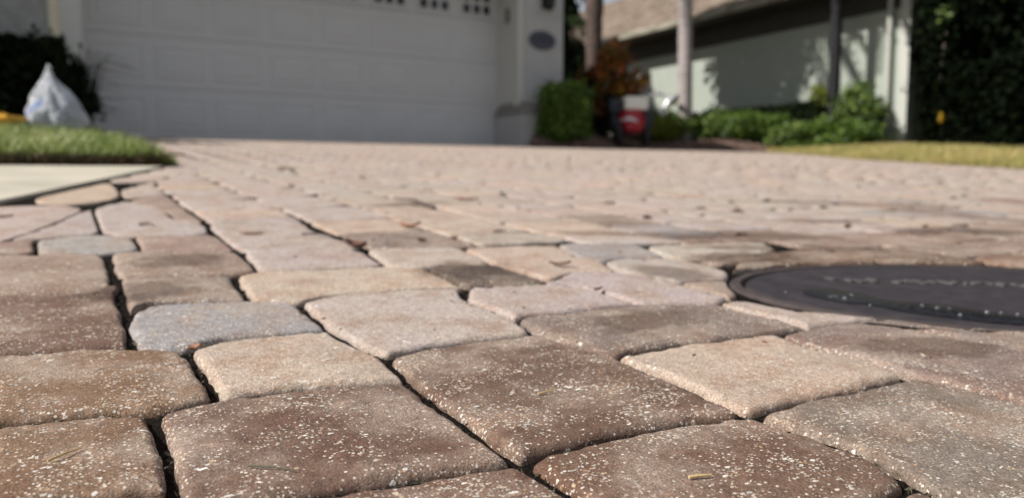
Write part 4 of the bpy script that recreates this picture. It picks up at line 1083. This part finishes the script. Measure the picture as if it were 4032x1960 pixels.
# wet grit caught along the near edge
px_line = [(3160,1140,6),(3200,1142,14),(3280,1152,22),(3360,1162,24),(3420,1172,15),(3500,1190,16),(3600,1202,20),(3700,1214,22),(3800,1226,22),(3900,1240,20),(4032,1252,18),(4200,1262,14),(4330,1268,4)]
V = []
for (x, y, hw) in px_line:
    for s in (-1, -.5, 0, .5, 1):
        a = gnd(x, y+s*hw); V.append((a[0]-LID_C[0], a[1]-LID_C[1], Pz(a[1])-lz_-.0022+.0022*(1-s*s)))
F = [(i*5+j, (i+1)*5+j, (i+1)*5+j+1, i*5+j+1) for i in range(len(px_line)-1) for j in range(4)]
o = mesh('wet_grit', V, F, M_WET, ml, True); 
sd = o.modifiers.new('s', 'SUBSURF'); sd.levels = sd.render_levels = 3
# droplets on it, given a metal-bright colour to make glints
M_DROP = simple('glint_drop', (0.55, 0.55, 0.58), 0.05, 0.0, 5, metal=0.95, bstr=0)
q = MB()
for (x, y, r_) in [(3270,1166,.0016),(3325,1170,.0024),(3352,1158,.0022),(3290,1163,.0012),(3425,1198,.0016),(3630,1200,.0022),(3690,1209,.0022),(3738,1211,.0017),(3780,1236,.0022),(3885,1226,.0026),(3940,1228,.0018),(4005,1234,.002),(3092,1146,.0012)]:
    a = gnd(x, y); r_ *= 0.85; q.lathe([(r_, 0), (r_*.9, r_*.5), (r_*.5, r_*.9), (0.0001, r_)], (a[0]-LID_C[0], a[1]-LID_C[1], Pz(a[1])-lz_-.001), n=10)
tag(q.build('glint_drop', M_DROP, ml, True), kind='stuff')

# ------------------------------------------------------------------ loose leaves, straw and twigs
def leafthing(name, label, cat, px, L_, W_, az, mat, curl=.4, lift=.002, group=None):
    u_, v_ = gnd(*px); o_ = []; V = []; n1, n2 = 9, 5
    for i in range(n1):
        t_ = i/(n1-1); wd = W_*math.sin(math.pi*(.06+.88*t_))**.8
        for j in range(n2):
            s_ = j/(n2-1)*2-1
            V.append(((t_-.5)*L_, s_*wd*.5, curl*W_*.5*s_*s_+curl*L_*.25*(2*t_-1)**2+.0008*nz(t_*5, s_*3)))
    F = [(i*n2+j, (i+1)*n2+j, (i+1)*n2+j+1, i*n2+j+1) for i in range(n1-1) for j in range(n2-1)]
    ob = mesh(name, V, F, mat, None, True); ob.location = (u_, v_, Pz(v_)+lift); ob.rotation_euler = (R(random.uniform(-8, 8)), R(random.uniform(-8, 8)), az)
    sol = ob.modifiers.new('t', 'SOLIDIFY'); sol.thickness = .0006
    return tag(ob, label, cat, group)
M_LBROWN = simple('dry_brown_leaf', (0.13, 0.065, 0.045), .6, .4, 90, bscale=200)
M_LDARK = simple('dark_leaf', (0.06, 0.035, 0.028), .7, .4, 90)
M_LORANGE = simple('orange_leaf', (0.32, 0.15, 0.09), .6, .25, 90)
M_LRED = simple('red_leaf', (0.26, 0.03, 0.03), .6, .3, 90)
M_STRAW = simple('dry_straw', (0.55, 0.40, 0.20), .7, .2, 90)
M_GSTRAW = simple('green_blade', (0.06, 0.07, 0.03), .6, .2, 90)
M_TWIG = simple('grey_twig', (0.09, 0.065, 0.055), .8, .3, 90)
leafthing('dead_leaf', 'curled dark brown leaf standing on the pavers left of centre', 'leaf', (1398, 978), .030, .022, R(-35), M_LBROWN, .55, .002)
leafthing('dead_leaf', 'orange brown leaf scrap right of the dark stained paver', 'leaf', (2205, 1050), .026, .009, R(-40), M_LBROWN, .4, .003)
leafthing('dead_leaf', 'small orange leaf stuck in the joint below the grey paver', 'leaf', (766, 1368), .0085, .006, R(10), M_LORANGE, .5, .0)
leafthing('dead_leaf', 'thin red leaf lying far out on the pavers', 'leaf', (1836, 790), .058, .018, R(-38), M_LRED, .2, .003)
leafthing('dead_leaf', 'tan curled leaf beyond the dark brown leaf', 'leaf', (1618, 898), .034, .018, R(-40), M_LORANGE, .4, .003)
leafthing('dead_leaf', 'small brown leaf in front of the tan curled leaf', 'leaf', (1658, 952), .018, .014, R(20), M_LBROWN, .4, .002)
leafthing('dead_leaf', 'faint reddish leaf on the far left pavers', 'leaf', (990, 922), .034, .012, R(-30), M_LORANGE, .15, .002)
leafthing('dead_leaf', 'rust coloured leaf at the left frame edge near the sidewalk', 'leaf', (18, 856), .024, .014, R(20), M_LORANGE, .2, .002)
leafthing('dead_leaf', 'brown leaf near the garage end of the pavers by the lawn', 'leaf', (685, 612), .10, .06, R(-30), M_LBROWN, .12, .003)
leafthing('dead_leaf', 'dull brown leaf on the distant pavers left of centre', 'leaf', (1125, 667), .065, .035, R(-30), M_LBROWN, .12, .003)
leafthing('dead_leaf', 'small brown crumb of leaf on the pale paver by the oval lid', 'leaf', (2355, 1143), .010, .006, R(0), M_LBROWN, .5, .001)
def stick(label, pa, pb, rad, mat, cat='twig', name='twig', bend=.004, lift=.002):
    a, b = gnd(*pa), gnd(*pb); A = Vector((a[0], a[1], Pz(a[1])+lift+rad)); B = Vector((b[0], b[1], Pz(b[1])+lift+rad)); mid = (A+B)/2+Vector((bend, bend*.5, bend*.5))
    q = MB().tube([A-A, (mid-A), (B-A)], [rad, rad*.9, rad*.5], 6); o_ = q.build(name, mat); o_.location = A; return tag(o_, label, cat)
stick('grey brown forked looking twig lying across the middle pavers', (1712, 829), (1550, 790), .004, M_TWIG, bend=.008)
stick('short dark stick left of the curled dark leaf', (1190, 930), (1310, 942), .0016, M_LDARK)
stick('tiny dark bit of stick on the centre right paver', (1945, 921), (1995, 922), .0018, M_LDARK)
stick('dark thin twig fragment on the left pale paver', (548, 893), (608, 897), .0018, M_LDARK)
stick('thin green grass blade lying on the big brown paver', (978, 1846), (1165, 1862), .00045, M_GSTRAW, 'grass blade', 'grass_blade', .0006, .0012)
stick('tan straw lying on the rusty paver at lower left', (188, 1828), (318, 1775), .0006, M_STRAW, 'straw', 'straw', .001, .0012)
stick('short straw on the brown paver in the middle', (2118, 1561), (2182, 1547), .0007, M_STRAW, 'straw', 'straw', .0004, .0012)
stick('pale straw chip on the brown paver at lower right', (2712, 1893), (2800, 1884), .0009, M_STRAW, 'straw', 'straw', .0002, .0012)
n = 16000
d_ = rng.uniform(.28, 1.3, n)**1.0; a_ = rng.uniform(-.68, .68, n)
u_ = d_*(math.sin(YAW)+math.cos(YAW)*a_); v_ = d_*(math.cos(YAW)-math.sin(YAW)*a_)
c_ = np.stack([u_, v_, np.array([bedz(a, b) for a, b in zip(u_, v_)])+.0012], 1); ok = (((u_-LID_C[0])/.4)**2+((v_-LID_C[1])/.3)**2) > 1
chips_mesh('joint_grit', c_[ok], 0.0018, leaf_mat('grit_mix', [(0.02,0.016,0.012), (0.06,0.045,0.03), (0.02,0.03,0.012), (0.28,0.22,0.16)], .95, 0.0), flat=.8)
n = 260
d_ = rng.uniform(1.3, 6.5, n); a_ = rng.uniform(-.6, .62, n)
u_ = d_*(math.sin(YAW)+math.cos(YAW)*a_); v_ = d_*(math.cos(YAW)-math.sin(YAW)*a_)
u_ = np.round((u_-.035)/.158)*.158+.035+rng.normal(0, .006, n)
c_ = np.stack([u_, v_, SL*v_-.16+.003], 1); ok = (u_ > 0.4) & (v_ < 8)
chips_mesh('joint_debris', c_[ok], 0.010, leaf_mat('debris_dark', [(0.03,0.02,0.015), (0.09,0.055,0.04), (0.16,0.10,0.07)], .9, 0.0), flat=.15)
# crumbs of grit, seeds and soil lying in the joints and on the pavers
n = 1500
d_ = rng.uniform(.55, 5, n); a_ = rng.uniform(-.62, .62, n)
fx, fy = math.sin(YAW), math.cos(YAW)
u_ = d_*(fx+fy*a_); v_ = d_*(fy-fx*a_)
c_ = np.stack([u_, v_, SL*v_-.16+.003], 1); ok = (u_ > 0.12+v_*.05) & (v_ < 8)
ok &= ~((((u_-LID_C[0])/.4)**2+((v_-LID_C[1])/.3)**2) < 1)
chips_mesh('loose_debris', c_[ok], 0.0022, leaf_mat('debris_mix', [(0.05,0.03,0.02), (0.16,0.09,0.05), (0.5,0.42,0.3)], .9, 0.0), flat=.2)
